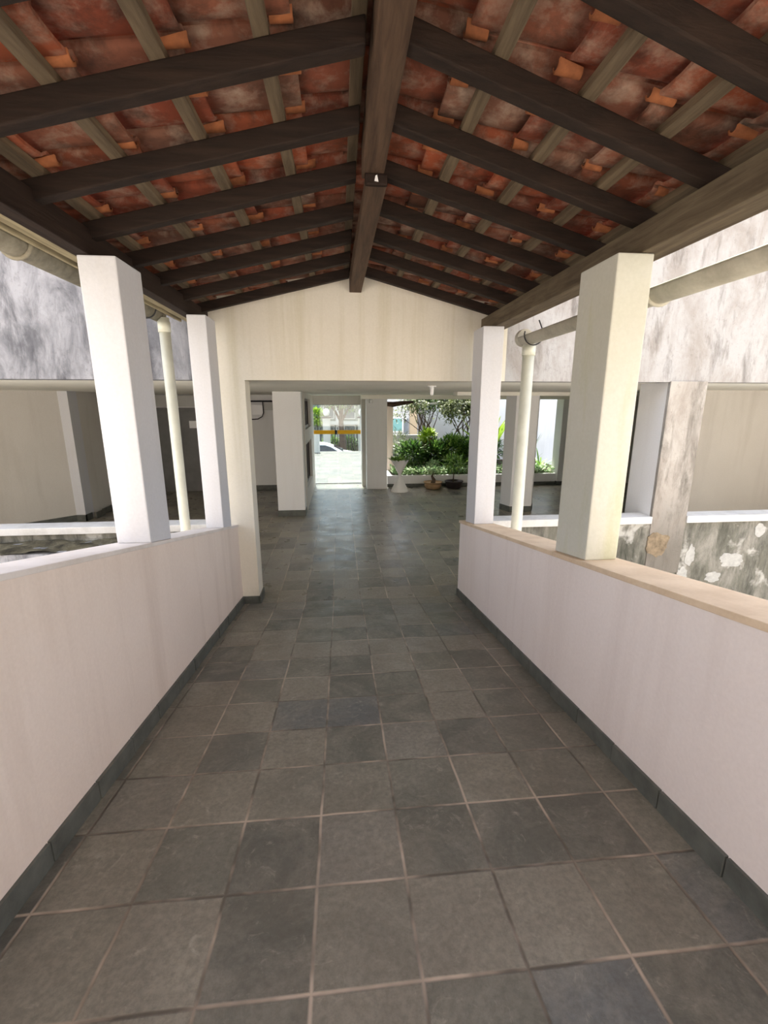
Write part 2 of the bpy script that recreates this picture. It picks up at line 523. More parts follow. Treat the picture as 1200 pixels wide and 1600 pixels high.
# ================================================================== SETTING
YE = 4.84                       # end of the ramp, face of the garage building
SL = 0.1482                     # slope of the ramp
def zr(y):                      # ramp surface
    return 0.72 - SL * y
def capL(y): return 0.91 + 0.217 * (YE - y)      # underside of the left coping
def capR(y): return 0.895 + 0.166 * (YE - y)

# ramp floor (a sloping slab)
m = MB()
m.hexa([(-1.3, -1.6, zr(-1.6) - 0.25), (1.5, -1.6, zr(-1.6) - 0.25), (1.5, YE, -0.25), (-1.3, YE, -0.25),
        (-1.3, -1.6, zr(-1.6)), (1.5, -1.6, zr(-1.6)), (1.5, YE - 0.02, zr(YE - 0.02) + 0.012), (-1.3, YE - 0.02, zr(YE - 0.02) + 0.012)])
tag(m.build('floor_ramp', 'ramp'), 'sloping slate tiled floor of the covered walkway', 'floor', kind='structure')

# garage floor and driveway
m = MB(); m.box(-9.5, 9.5, YE + 0.0, 12.6, -0.3, -0.001); m.box(-1.3, 1.55, YE - 0.02, YE, -0.3, -0.001)
tag(m.build('floor_garage', 'slate'), 'level slate floor of the open garage beyond the walkway', 'floor', kind='structure')
m = MB(); m.box(-2.2, 1.3, 12.6, 22.0, -1.5, 0.0)
tag(m.build('driveway', 'drive'), 'pale tiled driveway outside the glass doors', 'driveway', kind='structure')
m = MB(); m.box(-40, 40, -25, YE - 0.02, -2.2, -2.0)
tag(m.build('ground_courtyard', 'concrete'), 'concrete courtyard ground under the walkway', 'ground', kind='structure')
m = MB(); m.box(-40, 40, 12.6, 60, -1.75, -1.45)
tag(m.build('street', 'asphalt'), 'grey street beyond the driveway', 'street', kind='structure')

# parapets
def parapet(name, x_in, x_out, cap_fn, mat, capmat, over, label, capthick):
    t = thing(name, label, 'parapet', (0, 0, 0), kind='structure')
    y0, y1 = -1.5, YE
    m = MB()
    a, b = min(x_in, x_out), max(x_in, x_out)
    m.hexa([(a, y0, -0.6), (b, y0, -0.6), (b, y1, -0.6), (a, y1, -0.6),
            (a, y0, cap_fn(y0)), (b, y0, cap_fn(y0)), (b, y1, cap_fn(y1)), (a, y1, cap_fn(y1))])
    m.build('wall_body', mat, t)
    m = MB()
    a -= over; b += over
    m.hexa([(a, y0, cap_fn(y0)), (b, y0, cap_fn(y0)), (b, y1, cap_fn(y1)), (a, y1, cap_fn(y1)),
            (a, y0, cap_fn(y0) + capthick), (b, y0, cap_fn(y0) + capthick), (b, y1, cap_fn(y1) + capthick), (a, y1, cap_fn(y1) + capthick)], 0.004)
    m.build('coping', capmat, t)
    return t
parapet('wall_left', -1.13, -1.34, capL, 'plaster_left', 'cap_paint', 0.012, 'pinkish plaster parapet with a painted coping along the slate ramp', 0.025)
parapet('wall_right', 1.33, 1.55, capR, 'plaster_right', 'cap_beige', 0.016, 'rosy white parapet topped with beige marble along the slate ramp', 0.03)

# skirtings
def skirt(name, x0, x1, label):
    m = MB(); h = 0.1
    random.seed(3)
    y = -1.5
    while y < YE - 0.01:
        y2 = min(y + 0.33, YE)
        g = 0.003
        e = random.uniform(-0.002, 0.002)
        m.hexa([(x0 + e, y + g, zr(y) - 0.02), (x1 + e, y + g, zr(y) - 0.02), (x1 + e, y2 - g, zr(y2) - 0.02), (x0 + e, y2 - g, zr(y2) - 0.02),
                (x0 + e, y + g, zr(y) + h), (x1 + e, y + g, zr(y) + h), (x1 + e, y2 - g, zr(y2) + h), (x0 + e, y2 - g, zr(y2) + h)], 0.002)
        y = y2
    tag(m.build(name, 'skirt'), label, 'skirting', kind='structure')
skirt('baseboard_left', -1.135, -1.115, 'slate skirting at the foot of the pinkish parapet')
skirt('baseboard_right', 1.315, 1.335, 'slate skirting at the foot of the marble topped parapet')

# gable wall over the opening, with its jamb
ZC = 2.44                       # garage ceiling
XR, ZRF, SR = 0.16, 3.35, 0.225 # ridge x, rafter underside at the ridge, roof slope
def zu(x): return ZRF - SR * abs(x - XR)
m = MB()
poly = [(-1.4, ZC), (-0.95, ZC), (1.345, ZC), (1.75, ZC), (1.75, zu(1.75) + 0.19), (XR, zu(XR) + 0.19), (-1.4, zu(-1.4) + 0.19)]
m.prism(poly, YE, YE + 0.24, 'Y')
m.box(-1.36, -0.95, YE, YE + 0.24, -0.3, ZC)
tag(m.build('wall_gable', 'gable'), 'cream gable wall with a wide opening under the tiled roof', 'wall', kind='structure')
m = MB()
m.box(-1.13, -0.945, YE - 0.016, YE + 0.0, 0.0, 0.1)
m.box(-0.955, -0.935, YE - 0.016, YE + 0.25, 0.0, 0.1)
tag(m.build('baseboard_jamb', 'skirt'), 'slate skirting around the jamb of the opening', 'skirting', kind='structure')

# stained building faces left and right of the gable
m = MB(); m.box(-9.5, -1.36, YE + 0.004, YE + 0.22, ZC, 4.9)
tag(m.build('wall_front_left', 'stain_left'), 'grey mouldy upper wall beside the painted parapet', 'wall', kind='structure')
m = MB(); m.box(1.7, 9.5, YE + 0.004, YE + 0.22, ZC, 4.9)
tag(m.build('wall_front_right', 'stain_right'), 'pale stained upper wall beside the marble topped parapet', 'wall', kind='structure')
# stained pier between two openings
t = thing('stained_pier', 'stained rosy pier between the openings beside the marble topped parapet', 'pier', (3.85, YE, 0), kind='structure')
m = MB(); m.box(3.63, 4.07, YE - 0.014, YE + 0.03, 0.2, ZC + 0.01, 0.006); m.build('stained_face', 'stain_pier', t)
m = MB(); m.box(3.632, 4.068, YE + 0.03, YE + 0.5, 0.0, ZC); m.build('painted_reveal', 'garage_white', t)

# low walls at the garage edge
t = thing('wall_low_right', 'low mouldy wall with a white marble coping beyond the beige parapet', 'wall', (0, YE, 0), kind='structure')
m = MB(); m.box(1.56, 9.5, YE - 0.004, YE + 0.18, -2.0, 0.83); m.build('wall_body', 'mould_low', t)
m = MB(); m.box(1.56, 3.63, YE - 0.03, YE + 0.2, 0.83, 0.915, 0.006); m.build('coping', 'cap_white', t)
m = MB(); m.box(4.07, 9.5, YE - 0.03, YE + 0.2, 0.83, 0.915, 0.006); m.build('coping', 'cap_white', t)
# a bare brown scar and white flakes on the low wall
def blob(cx, cz, rx, rz, n, y, seed):
    random.seed(seed)
    ph = [(random.uniform(0, 6.28), random.uniform(0.02, 0.13) / (1 + 0.12 * k), k) for k in (1, 2, 3, 4, 6, 9)]
    pts = []
    for k in range(n):
        a = k * 2 * math.pi / n
        f = 0.85 + sum(am * math.sin(q * a + p) for p, am, q in ph) + random.uniform(-0.05, 0.05)
        pts.append((cx + rx * f * math.cos(a), cz + rz * f * math.sin(a)))
    mm = MB(); mm.prism(pts, y - 0.004, y + 0.01, 'Y'); return mm
blob(3.74, 0.57, 0.16, 0.18, 44, YE - 0.014, 4).build('bare_patch', 'peel', t)
for i, (cx, cz, rx, rz) in enumerate([(4.2, 0.42, 0.07, 0.15), (4.13, 0.16, 0.08, 0.14), (5.06, 0.71, 0.09, 0.09), (4.75, 0.33, 0.2, 0.1), (4.55, 0.12, 0.12, 0.08)]):
    blob(cx, cz, rx, rz, 40, YE - 0.004, 11 + i).build('flaked_patch', 'flake', t)

t = thing('wall_low_left', 'low wall with a white marble coping and mossy ledge beyond the painted parapet', 'wall', (0, YE, 0), kind='structure')
m = MB(); m.box(-9.5, -1.36, YE, YE + 0.18, -2.0, 0.88); m.build('wall_body', 'mould_low', t)
m = MB(); m.box(-9.5, -1.36, YE - 0.03, YE + 0.2, 0.88, 0.955, 0.006); m.build('coping', 'cap_white', t)
m = MB(); m.box(-9.5, -1.36, 4.42, YE, -2.0, 0.80, 0.02); m.build('lower_wall', 'stain_left', t)
m = MB()
bm2 = bmesh.new()
random.seed(5)
nx, ny = 120, 8
g = [[bm2.verts.new((-9.4 + 8.03 * i / nx, 4.41 + 0.42 * j / ny, 0.805 + random.uniform(0, 0.02) + 0.012 * math.sin(i * 0.6 + j))) for j in range(ny + 1)] for i in range(nx + 1)]
for i in range(nx):
    for j in range(ny):
        bm2.faces.new([g[i][j], g[i + 1][j], g[i + 1][j + 1], g[i][j + 1]]).smooth = True
m.add(bm2); m.build('moss', 'moss', t)

# garage ceiling, beams
m = MB(); m.box(-9.5, 9.5, YE + 0.2, 12.5, ZC, ZC + 0.14)
tag(m.build('ceiling', 'ceiling'), 'pale painted soffit over the open garage', 'ceiling', kind='structure')
m = MB(); m.box(0.55, 9.5, 11.85, 12.3, 2.335, ZC)
tag(m.build('beam_garden', 'ceiling'), 'pale edge beam over the garden opening', 'beam', kind='structure')
m = MB(); m.box(2.3, 9.5, 8.95, 9.3, 2.37, ZC)
tag(m.build('beam_garage', 'ceiling'), 'pale beam over the faceted garage column', 'beam', kind='structure')
# upper block behind the stained walls (keeps the garage roofed)
m = MB(); m.box(-9.5, 9.5, 12.3, 12.5, ZC + 0.14, 4.6)
tag(m.build('wall_upper', 'house_white'), 'white upper wall at the street side of the garage', 'wall', kind='structure')

m = MB(); m.box(-9.5, 9.5, 12.5, 13.3, ZC + 0.14, ZC + 0.24)  # unseen slab, added to block the sun from the garage floor by the planter
tag(m.build('shade_overhang', 'house_white'), 'added slab overhang keeping sun off the street side garage floor', 'overhang', kind='structure')

# interior garage walls
m = MB()
m.prism([(-9.5, 4.6 + 0.6), (-8.0, 6.12), (-5.63, 8.49), (-5.03, 9.09), (-5.1, 9.2), (-5.75, 8.62), (-9.5, 5.45)], 0.0, ZC, 'Z')
tag(m.build('wall_garage_left', 'garage_grey'), 'slanting greyish wall inside the garage behind the mossy ledge', 'wall', kind='structure')
m = MB(); m.box(-5.14, -4.95, 9.0, 9.2, 0, ZC); m.box(-5.14, -4.95, 9.2, 9.3, 0, ZC)
tag(m.build('wall_garage_pilaster', 'plaster_col'), 'narrow pale pilaster at the end of the slanting garage wall', 'pilaster', kind='structure')
m = MB(); m.box(-9.5, -0.9, 12.05, 12.3, 0, ZC)
tag(m.build('wall_garage_back', 'garage_white'), 'white rear wall of the garage behind the electrical box', 'wall', kind='structure')
m = MB(); m.box(-3.9, -1.0, 12.03, 12.05, 0, 0.12)
m.box(-4.9, -4.88, 9.5, 12.05, 0, 0.12)
tag(m.build('baseboard_back', 'skirt'), 'slate skirting along the garage rear wall', 'skirting', kind='structure')
m = MB(); 
def sk_seg(mm, a, b, th=0.02, h=0.12):
    d = Vector((b[0] - a[0], b[1] - a[1], 0)).normalized(); n = Vector((d.y, -d.x, 0)) * th
    mm.hexa([(a[0], a[1], 0), (b[0], b[1], 0), (b[0] + n.x, b[1] + n.y, 0), (a[0] + n.x, a[1] + n.y, 0),
             (a[0], a[1], h), (b[0], b[1], h), (b[0] + n.x, b[1] + n.y, h), (a[0] + n.x, a[1] + n.y, h)])
sk_seg(m, (-8.0, 6.12), (-5.03, 9.09))
m.box(-5.12, -4.93, 8.98, 9.0, 0, 0.12); m.box(-4.95, -4.93, 8.98, 9.2, 0, 0.12); m.box(-4.86, -4.84, 9.18, 9.5, 0, 0.12)
tag(m.build('baseboard_slanting', 'skirt'), 'slate skirting along the slanting garage wall', 'skirting', kind='structure')
m = MB(); m.box(-5.14, -4.95, 9.3, 12.04, 0, ZC)
tag(m.build('wall_garage_side', 'garage_grey'), 'greyish side wall between the narrow pilaster and the dark doors', 'wall', kind='structure')
m = MB(); m.box(5.3, 9.5, 7.6, 7.8, 0, ZC)
tag(m.build('wall_garage_right', 'garage_grey'), 'grey inner wall seen through the opening past the stained pier', 'wall', kind='structure')
m = MB(); m.box(9.3, 9.5, YE, 12.3, 0, ZC); m.box(7.0, 9.5, 12.1, 12.3, 0, ZC)
tag(m.build('wall_garage_end', 'garage_grey'), 'grey end wall of the garage', 'wall', kind='structure')
m = MB(); m.box(-9.5, -9.3, YE, 12.3, 0, ZC)
tag(m.build('wall_garage_far_left', 'garage_grey'), 'grey far end wall of the garage', 'wall', kind='structure')

# passage wall with two dark windows, and the portal of the glass doors
t = thing('wall_passage', 'grey passage wall between the square garage column and the glass doors', 'wall', (0, 0, 0), kind='structure')
m = MB()
XP = -0.73
for (y0, y1, z0, z1) in [(9.5, 9.75, 0, ZC), (9.75, 11.55, 0, 0.42), (9.75, 11.55, 1.37, 1.68), (9.75, 11.55, 2.33, ZC), (11.55, 12.7, 0, ZC)]:
    m.box(XP - 0.18, XP, y0, y1, z0, z1)
m.build('wall_body', 'garage_grey', t)
for i, (z0, z1) in enumerate([(0.42, 1.37), (1.68, 2.33)]):
    w = thing('window_%d' % (i + 1), ['lower', 'upper'][i] + ' dark brown window in the passage wall by the glass doors', 'window', (XP - 0.1, 10.65, z0), kind='structure')
    m = MB(); m.box(XP - 0.15, XP - 0.06, 9.75, 11.55, z0, z0 + 0.05); m.box(XP - 0.15, XP - 0.06, 9.75, 11.55, z1 - 0.05, z1)
    for y in (9.75, 10.32, 10.92, 11.5):
        m.box(XP - 0.15, XP - 0.06, y, y + 0.05, z0, z1)
    m.build('window_frame', 'darkwood_win', w)
    m = MB(); m.box(XP - 0.125, XP - 0.115, 9.75, 11.55, z0, z1); m.build('window_pane', 'car_glass', w)
m = MB()
m.box(-0.92, -0.76, 12.7, 12.95, 0, ZC)
m.box(0.57, 0.86, 12.3, 12.95, 0, ZC)
m.box(-0.92, 0.86, 12.7, 12.95, 2.2, ZC)
m.box(-2.2, -0.92, 12.3, 12.5, 0, ZC)
tag(m.build('wall_portal', 'garage_grey'), 'grey portal framing the glass doors to the driveway', 'wall', kind='structure')

# ================================================================== ROOF
# tiles: pan-and-roll tiles in overlapping rows, one mesh per slope
def tile_slope(name, side, rows_from, rows_to):
    m = MB(); bm = m.bm
    random.seed(21 if side < 0 else 22)
    W = 0.232
    prof = [(0.0, 0.020), (0.008, 0.006), (0.02, 0.0), (0.08, -0.003), (0.14, -0.001), (0.185, 0.006), (0.205, 0.020), (0.222, 0.030), (0.240, 0.030), (0.252, 0.024)]
    TH = 0.013
    pitch = 0.345
    lift = 0.115                                   # tile underside above the rafter underside plane
    tilt = 0.042
    for r in range(rows_from, rows_to):
        d0 = -0.01 + r * pitch                     # distance from the ridge, head of the tile
        y = -0.75 + (0.02 if r % 2 else 0.0)
        while y < YE - 0.02:
            jy = random.uniform(-0.006, 0.006); jz = random.uniform(-0.004, 0.004); jr = random.uniform(-0.01, 0.01)
            head = d0 - 0.045 + random.uniform(-0.008, 0.008)
            tail = d0 + pitch + 0.03
            rings = []
            for (d, up) in ((head, 0.0), (head + 0.03, 0.002), ((head + tail) / 2, tilt * 0.5), (tail, tilt)):
                top, bot = [], []
                taper = 1.0 if d < tail - 0.01 else 1.03
                for (py, pz) in prof:
                    yy = min(y + jy + jr * (d - d0) + py * taper, YE + 0.2)
                    x = XR + side * d
                    zz = ZRF - SR * d + lift + up + pz + jz
                    bot.append(bm.verts.new((x, yy, zz)))
                    top.append(bm.verts.new((x, yy, zz + TH)))
                rings.append((bot, top))
            n = len(prof)
            for (b0, t0), (b1, t1) in zip(rings, rings[1:]):
                for k in range(n - 1):
                    bm.faces.new([b0[k], b0[k + 1], b1[k + 1], b1[k]]).smooth = True
                    bm.faces.new([t0[k], t1[k], t1[k + 1], t0[k + 1]]).smooth = True
                bm.faces.new([b0[0], b1[0], t1[0], t0[0]]); bm.faces.new([b0[-1], t0[-1], t1[-1], b1[-1]])
            for (b, tt) in (rings[0], rings[-1]):
                for k in range(n - 1):
                    bm.faces.new([b[k], tt[k], tt[k + 1], b[k + 1]])
            # the roll of the tile in the next row shows as a short barrel end above the batten
            yc = y + 0.222
            ra = random.uniform(0.022, 0.028); ln = random.uniform(0.05, 0.10)
            q0 = []; q1 = []; i0 = []; i1 = []
            for k in range(9):
                th = math.pi + math.pi * k / 8
                cy, cz = math.cos(th), math.sin(th)
                for (dd, rr, L_) in ((tail - 0.008 - ln, ra * 1.12, q0), (tail - 0.008, ra * 0.8, q1), (tail - 0.008 - ln, ra * 0.7, i0)):
                    L_.append(bm.verts.new((XR + side * dd, min(yc + rr * cy, YE + 0.2), ZRF - SR * dd + lift + 0.022 + rr * cz)))
            for k in range(8):
                for A, B in ((q0, q1), (i0, q0)):
                    f = bm.faces.new([A[k], A[k + 1], B[k + 1], B[k]]); f.smooth = True; f.material_index = 1
            y += W
    bmesh.ops.recalc_face_normals(bm, faces=bm.faces[:])
    return m
roof = thing('roof', 'red clay tile roof covering over the walkway seen from below', 'roof', (0, 0, 0), kind='structure')
tile_slope('l', -1, 0, 5).build('roof_slope', 'tile', roof).data.materials.append(M['tile_fresh'])
tile_slope('r', 1, 0, 5).build('roof_slope', 'tile', roof).data.materials.append(M['tile_fresh'])
m = MB()                                            # ridge capping tiles
y = -0.75
while y < YE - 0.05:
    y2 = min(y + 0.36, YE + 0.1)
    bm2 = bmesh.new(); a = []; b = []
    for k in range(9):
        th = math.pi * k / 8
        a.append(bm2.verts.new((XR + 0.12 * math.cos(th), y, ZRF + 0.12 + 0.1 * math.sin(th))))
        b.append(bm2.verts.new((XR + 0.105 * math.cos(th), y2, ZRF + 0.12 + 0.085 * math.sin(th))))
    for k in range(8):
        bm2.faces.new([a[k], a[k + 1], b[k + 1], b[k]]).smooth = True
    m.add(bm2)
    y += 0.33
m.build('ridge_capping', 'tile', roof)

# ridge beams
def beam_box(name, x0, x1, y0, y1, z0, z1, mat, label, cat, skew=0.0, group=None, bev=0.006):
    c = Vector(((x0 + x1) / 2, y0, z0))
    m = MB()
    m.hexa([(x0, y0, z0), (x1, y0, z0), (x1 + skew, y1, z0), (x0 + skew, y1, z0),
            (x0, y0, z1), (x1, y0, z1), (x1 + skew, y1, z1), (x0 + skew, y1, z1)], bev)
    bmesh.ops.translate(m.bm, vec=-c, verts=m.bm.verts)
    o = m.build(name, mat)
    o.location = c
    return tag(o, label, cat, group)
beam_box('ridge_beam', 0.135, 0.245, -0.75, 2.62, 3.315, 3.47, 'wood_ridge', 'brown ridge beam piece overhead nearest, before the splice', 'beam')
t = thing('ridge_beam', 'brown ridge beam piece running from the splice to the gable wall', 'beam', (0.2, 2.55, 3.26))
m = MB()
m.hexa([(0.152, 2.56, 3.262), (0.258, 2.56, 3.262), (0.235, YE, 3.275), (0.118, YE, 3.275),
        (0.152, 2.56, 3.314), (0.258, 2.56, 3.314), (0.235, YE, 3.46), (0.118, YE, 3.46)], 0.005)
m.build('timber', 'wood_ridge', t)
m = MB(); m.box(0.148, 0.262, 2.548, 2.563, 3.258, 3.316, 0.012); m.build('end_grain', 'wood_eave', t)
m = MB(); m.hexa([(0.195, 2.543, 3.278), (0.215, 2.543, 3.275), (0.215, 2.55, 3.275), (0.195, 2.55, 3.278), (0.2, 2.543, 3.3), (0.208, 2.543, 3.304), (0.208, 2.55, 3.304), (0.2, 2.55, 3.3)])
m.build('paint_fleck', 'white_gloss', t)['label'] = 'small white fleck on the end grain'

# eave beams
beam_box('eave_beam', -1.338, -1.255, -0.75, YE, 2.942, 3.075, 'wood_eave', 'dark brown eave beam over the white columns on the painted parapet', 'beam')
beam_box('eave_beam', 1.465, 1.62, -0.75, YE, 2.912, 3.05, 'wood_grey', 'weathered grey brown eave beam over the columns on the marble topped parapet', 'beam')

# rafters
ORD = ['first', 'second', 'third', 'fourth', 'fifth', 'sixth', 'seventh', 'eighth', 'ninth']
def rafter(side, y_in, y_out, x_end, label):
    h, w = 0.082, 0.058
    xi = XR + side * 0.05
    a = Vector((xi, y_in, zu(xi))); b = Vector((x_end, y_out, zu(x_end)))
    c = a.copy()
    m = MB()
    pts = []
    for dz in (0, h):
        pts += [(a.x, a.y - w, a.z + dz), (b.x, b.y - w, b.z + dz), (b.x, b.y, b.z + dz), (a.x, a.y, a.z + dz)]
    m.hexa([(p[0] - c.x, p[1] - c.y, p[2] - c.z) for p in pts], 0.006)
    o = m.build('rafter', 'wood_dark'); o.location = c
    return tag(o, label, 'rafter', 'roof rafters')
LY = [4.60, 4.14, 3.66, 3.21, 2.73, 2.28, 1.83, 1.40]
for i, y in enumerate(LY):
    rafter(-1, y, y + (0.05 if i else 0.09), -1.52, 'dark rafter on the slope over the painted parapet, %s from the gable wall' % ORD[i])
RY = [4.76, 4.36, 3.98, 3.56, 3.10, 2.66, 2.23, 1.80, 1.36]
RY = [4.49, 3.98, 3.57, 3.10, 2.67, 2.23, 1.80, 1.36]
for i, y in enumerate(RY):
    rafter(1, y, y + 0.22 if i in (1,) else y + 0.20, 1.74, 'dark rafter on the slope over the marble topped parapet, %s from the gable wall' % ORD[i])

# battens run along the roof on top of the rafters
def batten(x, label):
    z = zu(x) + 0.082
    m = MB(); w, h = 0.05, 0.032
    dz = SR * w * (1 if x < XR else -1)
    y0 = -0.75
    m.hexa([(0, 0, 0), (w, 0, dz), (w, YE - y0, dz), (0, YE - y0, 0), (0, 0, h), (w, 0, dz + h), (w, YE - y0, dz + h), (0, YE - y0, h)], 0.003)
    o = m.build('batten', 'wood_batten'); o.location = (x, y0, z)
    return tag(o, label, 'batten', 'roof battens')
for i, x in enumerate([0.065, -0.25, -0.58, -0.925, -1.25, -1.50]):
    batten(x, 'weathered batten over the painted parapet side, %s down from the ridge' % ORD[i])
for i, x in enumerate([0.215, 0.545, 0.885, 1.225, 1.54, 1.72]):
    batten(x, 'weathered batten over the marble topped parapet side, %s down from the ridge' % ORD[i])

beam_box('fascia_board', -1.452, -1.432, -0.75, 4.6, 2.94, 3.06, 'wood_pale', 'weathered eave board between the painted parapet beam and its gutter', 'board')
beam_box('eave_plank', -1.42, -1.342, -0.75, 4.7, 2.955, 2.98, 'wood_pale', 'pale plank under the rafter tails beside the dark eave beam', 'board')
# ================================================================== COLUMNS on the parapets
def column(x0, x1, y0, y1, base_fn, top, mat, label):
    c = Vector(((x0 + x1) / 2, (y0 + y1) / 2, base_fn(y1)))
    m = MB()
    zb0, zb1 = base_fn(y0), base_fn(y1)
    m.hexa([(x0, y0, zb0), (x1, y0, zb0), (x1, y1, zb1), (x0, y1, zb1), (x0, y0, top), (x1, y0, top), (x1, y1, top), (x0, y1, top)], 0.008)
    bmesh.ops.translate(m.bm, vec=-c, verts=m.bm.verts)
    o = m.build('square_column', mat); o.location = c
    return tag(o, label, 'column', 'walkway columns', kind='thing')
bl = lambda y: capL(y) + 0.025
br = lambda y: capR(y) + 0.03
column(-1.315, -1.125, 2.66, 2.97, bl, 2.94, 'plaster_col', 'white square column on the painted parapet farther from the gable wall')
column(-1.275, -1.115, 4.22, 4.52, bl, 2.94, 'plaster_col', 'white square column on the painted parapet next to the gable wall')
column(1.345, 1.53, 2.27, 2.62, br, 2.91, 'plaster_col_moss', 'cream square column with greenish stains on the beige marble coping')
column(1.345, 1.545, 4.36, 4.68, br, 2.91, 'plaster_col', 'white square column on the beige marble coping next to the gable wall')

# gutters and downpipes
def gutter(x, zc, r, y0, y1, strap_y, label, pipe_label, px, py, pipe_r, pipe_z0, gm='gutter'):
    t = thing('gutter', label, 'gutter', (x, y1, zc))
    m = MB(); bm2 = bmesh.new()
    seg = 14; rings = []
    for y in (y0, y1):
        out = [bm2.verts.new((x + r * math.cos(a), y, zc + r * math.sin(a))) for a in [math.pi + math.pi * k / seg for k in range(seg + 1)]]
        inn = [bm2.verts.new((x + (r - 0.006) * math.cos(a), y, zc + (r - 0.006) * math.sin(a))) for a in [math.pi + math.pi * k / seg for k in range(seg + 1)]]
        rings.append((out, inn))
    (o0, i0), (o1, i1) = rings
    for k in range(seg):
        bm2.faces.new([o0[k], o1[k], o1[k + 1], o0[k + 1]]).smooth = True
        bm2.faces.new([i0[k], i0[k + 1], i1[k + 1], i1[k]]).smooth = True
    for a in (0, seg):
        bm2.faces.new([o0[a], i0[a], i1[a], o1[a]])
    bm2.faces.new(o1)
    bm2.faces.new(o0)
    bmesh.ops.recalc_face_normals(bm2, faces=bm2.faces[:])
    m.add(bm2)
    for yy in (2.55,):
        if y0 < yy < y1:
            m.tube([(x + (r + 0.004) * math.cos(a), yy, zc + (r + 0.004) * math.sin(a)) for a in [math.pi + math.pi * k / 10 for k in range(11)]], 0.012, 6)
    m.build('trough', gm, t)
    m = MB(); m.lathe([(r * 0.98, 0), (r * 1.02, 0.01), (r * 1.02, 0.07), (r * 0.98, 0.08)], (0, 0, 0), 20)
    bmesh.ops.rotate(m.bm, cent=(0, 0, 0), matrix=Matrix.Rotation(R(90), 3, 'X'), verts=m.bm.verts)
    bmesh.ops.translate(m.bm, vec=(x, y1 + 0.02, zc), verts=m.bm.verts)
    m.build('end_collar', gm, t)
    for ys in strap_y:
        m = MB()
        m.tube([(x + (r + 0.012) * math.cos(a), ys, zc + (r + 0.012) * math.sin(a)) for a in [math.pi * 0.9 + math.pi * 1.2 * k / 14 for k in range(15)]] + [(x + r * 0.5, ys, zc + r * 1.6)], 0.006, 6)
        m.build('strap', 'black', t)
    d = thing('downpipe', pipe_label, 'downpipe', (px, py, pipe_z0))
    m = MB(); m.tube([(px, py, pipe_z0), (px, py, zc - r * 0.6)], pipe_r, 16); m.build('pipe', 'pvc', d)
    m = MB(); m.tube([(px, py, zc - r - 0.09), (px, py, zc - r - 0.005)], pipe_r * 1.13, 16); m.build('socket', 'pvc', d)
gutter(1.775, 2.82, 0.078, -0.75, 4.47, (4.22,), 'half round weathered gutter beyond the columns on the marble coping',
       'pale plastic downpipe between the columns of the marble topped parapet', 1.79, 4.35, 0.055, -2.0)
gutter(-1.53, 2.955, 0.066, -0.75, 4.30, (4.05,), 'half round weathered gutter beyond the columns on the painted parapet',
       'pale plastic downpipe between the white columns on the painted parapet', -1.475, 4.26, 0.045, -2.0, 'gutter_moss')

# ================================================================== GARAGE COLUMNS AND FITTINGS
t = thing('square_column', 'white square garage column nearest the electrical box', 'column', (-1.0, 9.15, 0), 'garage columns', 'thing')
m = MB(); m.box(-1.28, -0.74, 9.0, 9.32, 0.12, ZC, 0.008); m.build('shaft', 'garage_white', t)
m = MB(); m.box(-1.288, -0.732, 8.992, 9.328, 0, 0.12); m.build('skirting', 'skirt', t)
t = thing('square_column', 'white square garage column between the glass doors and the garden', 'column', (0.94, 12.0, 0), 'garage columns', 'thing')
m = MB(); m.box(0.67, 1.21, 11.83, 12.25, 0.0, 2.335, 0.008); m.build('shaft', 'garage_white', t)
m = MB(); m.lathe([(0.05, 0), (0.05, 0.05), (0.03, 0.1)], (0.79, 11.79, 2.235), 14); m.build('wall_lamp_holder', 'white_gloss', t)
t = thing('faceted_column', 'white faceted garage column behind the downpipe and garden opening', 'column', (3.7, 9.1, 0), 'garage columns', 'thing')
hexp = [(3.5, 8.93), (3.96, 8.93), (4.1, 9.2), (3.96, 9.45), (3.55, 9.45), (3.4, 9.24)]
m = MB(); m.prism(hexp, 0.12, 2.37, 'Z'); m.build('shaft', 'garage_white', t)
cx = sum(p[0] for p in hexp) / 6; cy = sum(p[1] for p in hexp) / 6
m = MB(); m.prism([(cx + (p[0] - cx) * 1.03, cy + (p[1] - cy) * 1.03) for p in hexp], 0, 0.12, 'Z'); m.build('skirting', 'skirt', t)
t = thing('square_column', 'pale garage column beside the sword leaved plants', 'column', (6.5, 12.1, 0), 'garage columns', 'thing')
m = MB(); m.box(6.02, 6.9, 12.0, 12.4, 0.1, 2.335, 0.008); m.build('shaft', 'garage_white', t)
m = MB(); m.box(6.01, 6.91, 11.99, 12.41, 0, 0.1); m.build('skirting', 'skirt', t)

# ceiling lamp holder
t = thing('ceiling_lamp', 'small white lamp holder on the garage soffit before the garden', 'lamp', (1.22, 6.1, ZC - 0.14))
m = MB(); m.lathe([(0.06, 0.125), (0.06, 0.14)], (1.22, 6.1, ZC - 0.14), 18); m.build('base', 'white_gloss', t)
m = MB(); m.lathe([(0.018, 0.02), (0.024, 0.03), (0.026, 0.09), (0.03, 0.125)], (1.22, 6.1, ZC - 0.14), 16); m.build('socket', 'white_gloss', t)

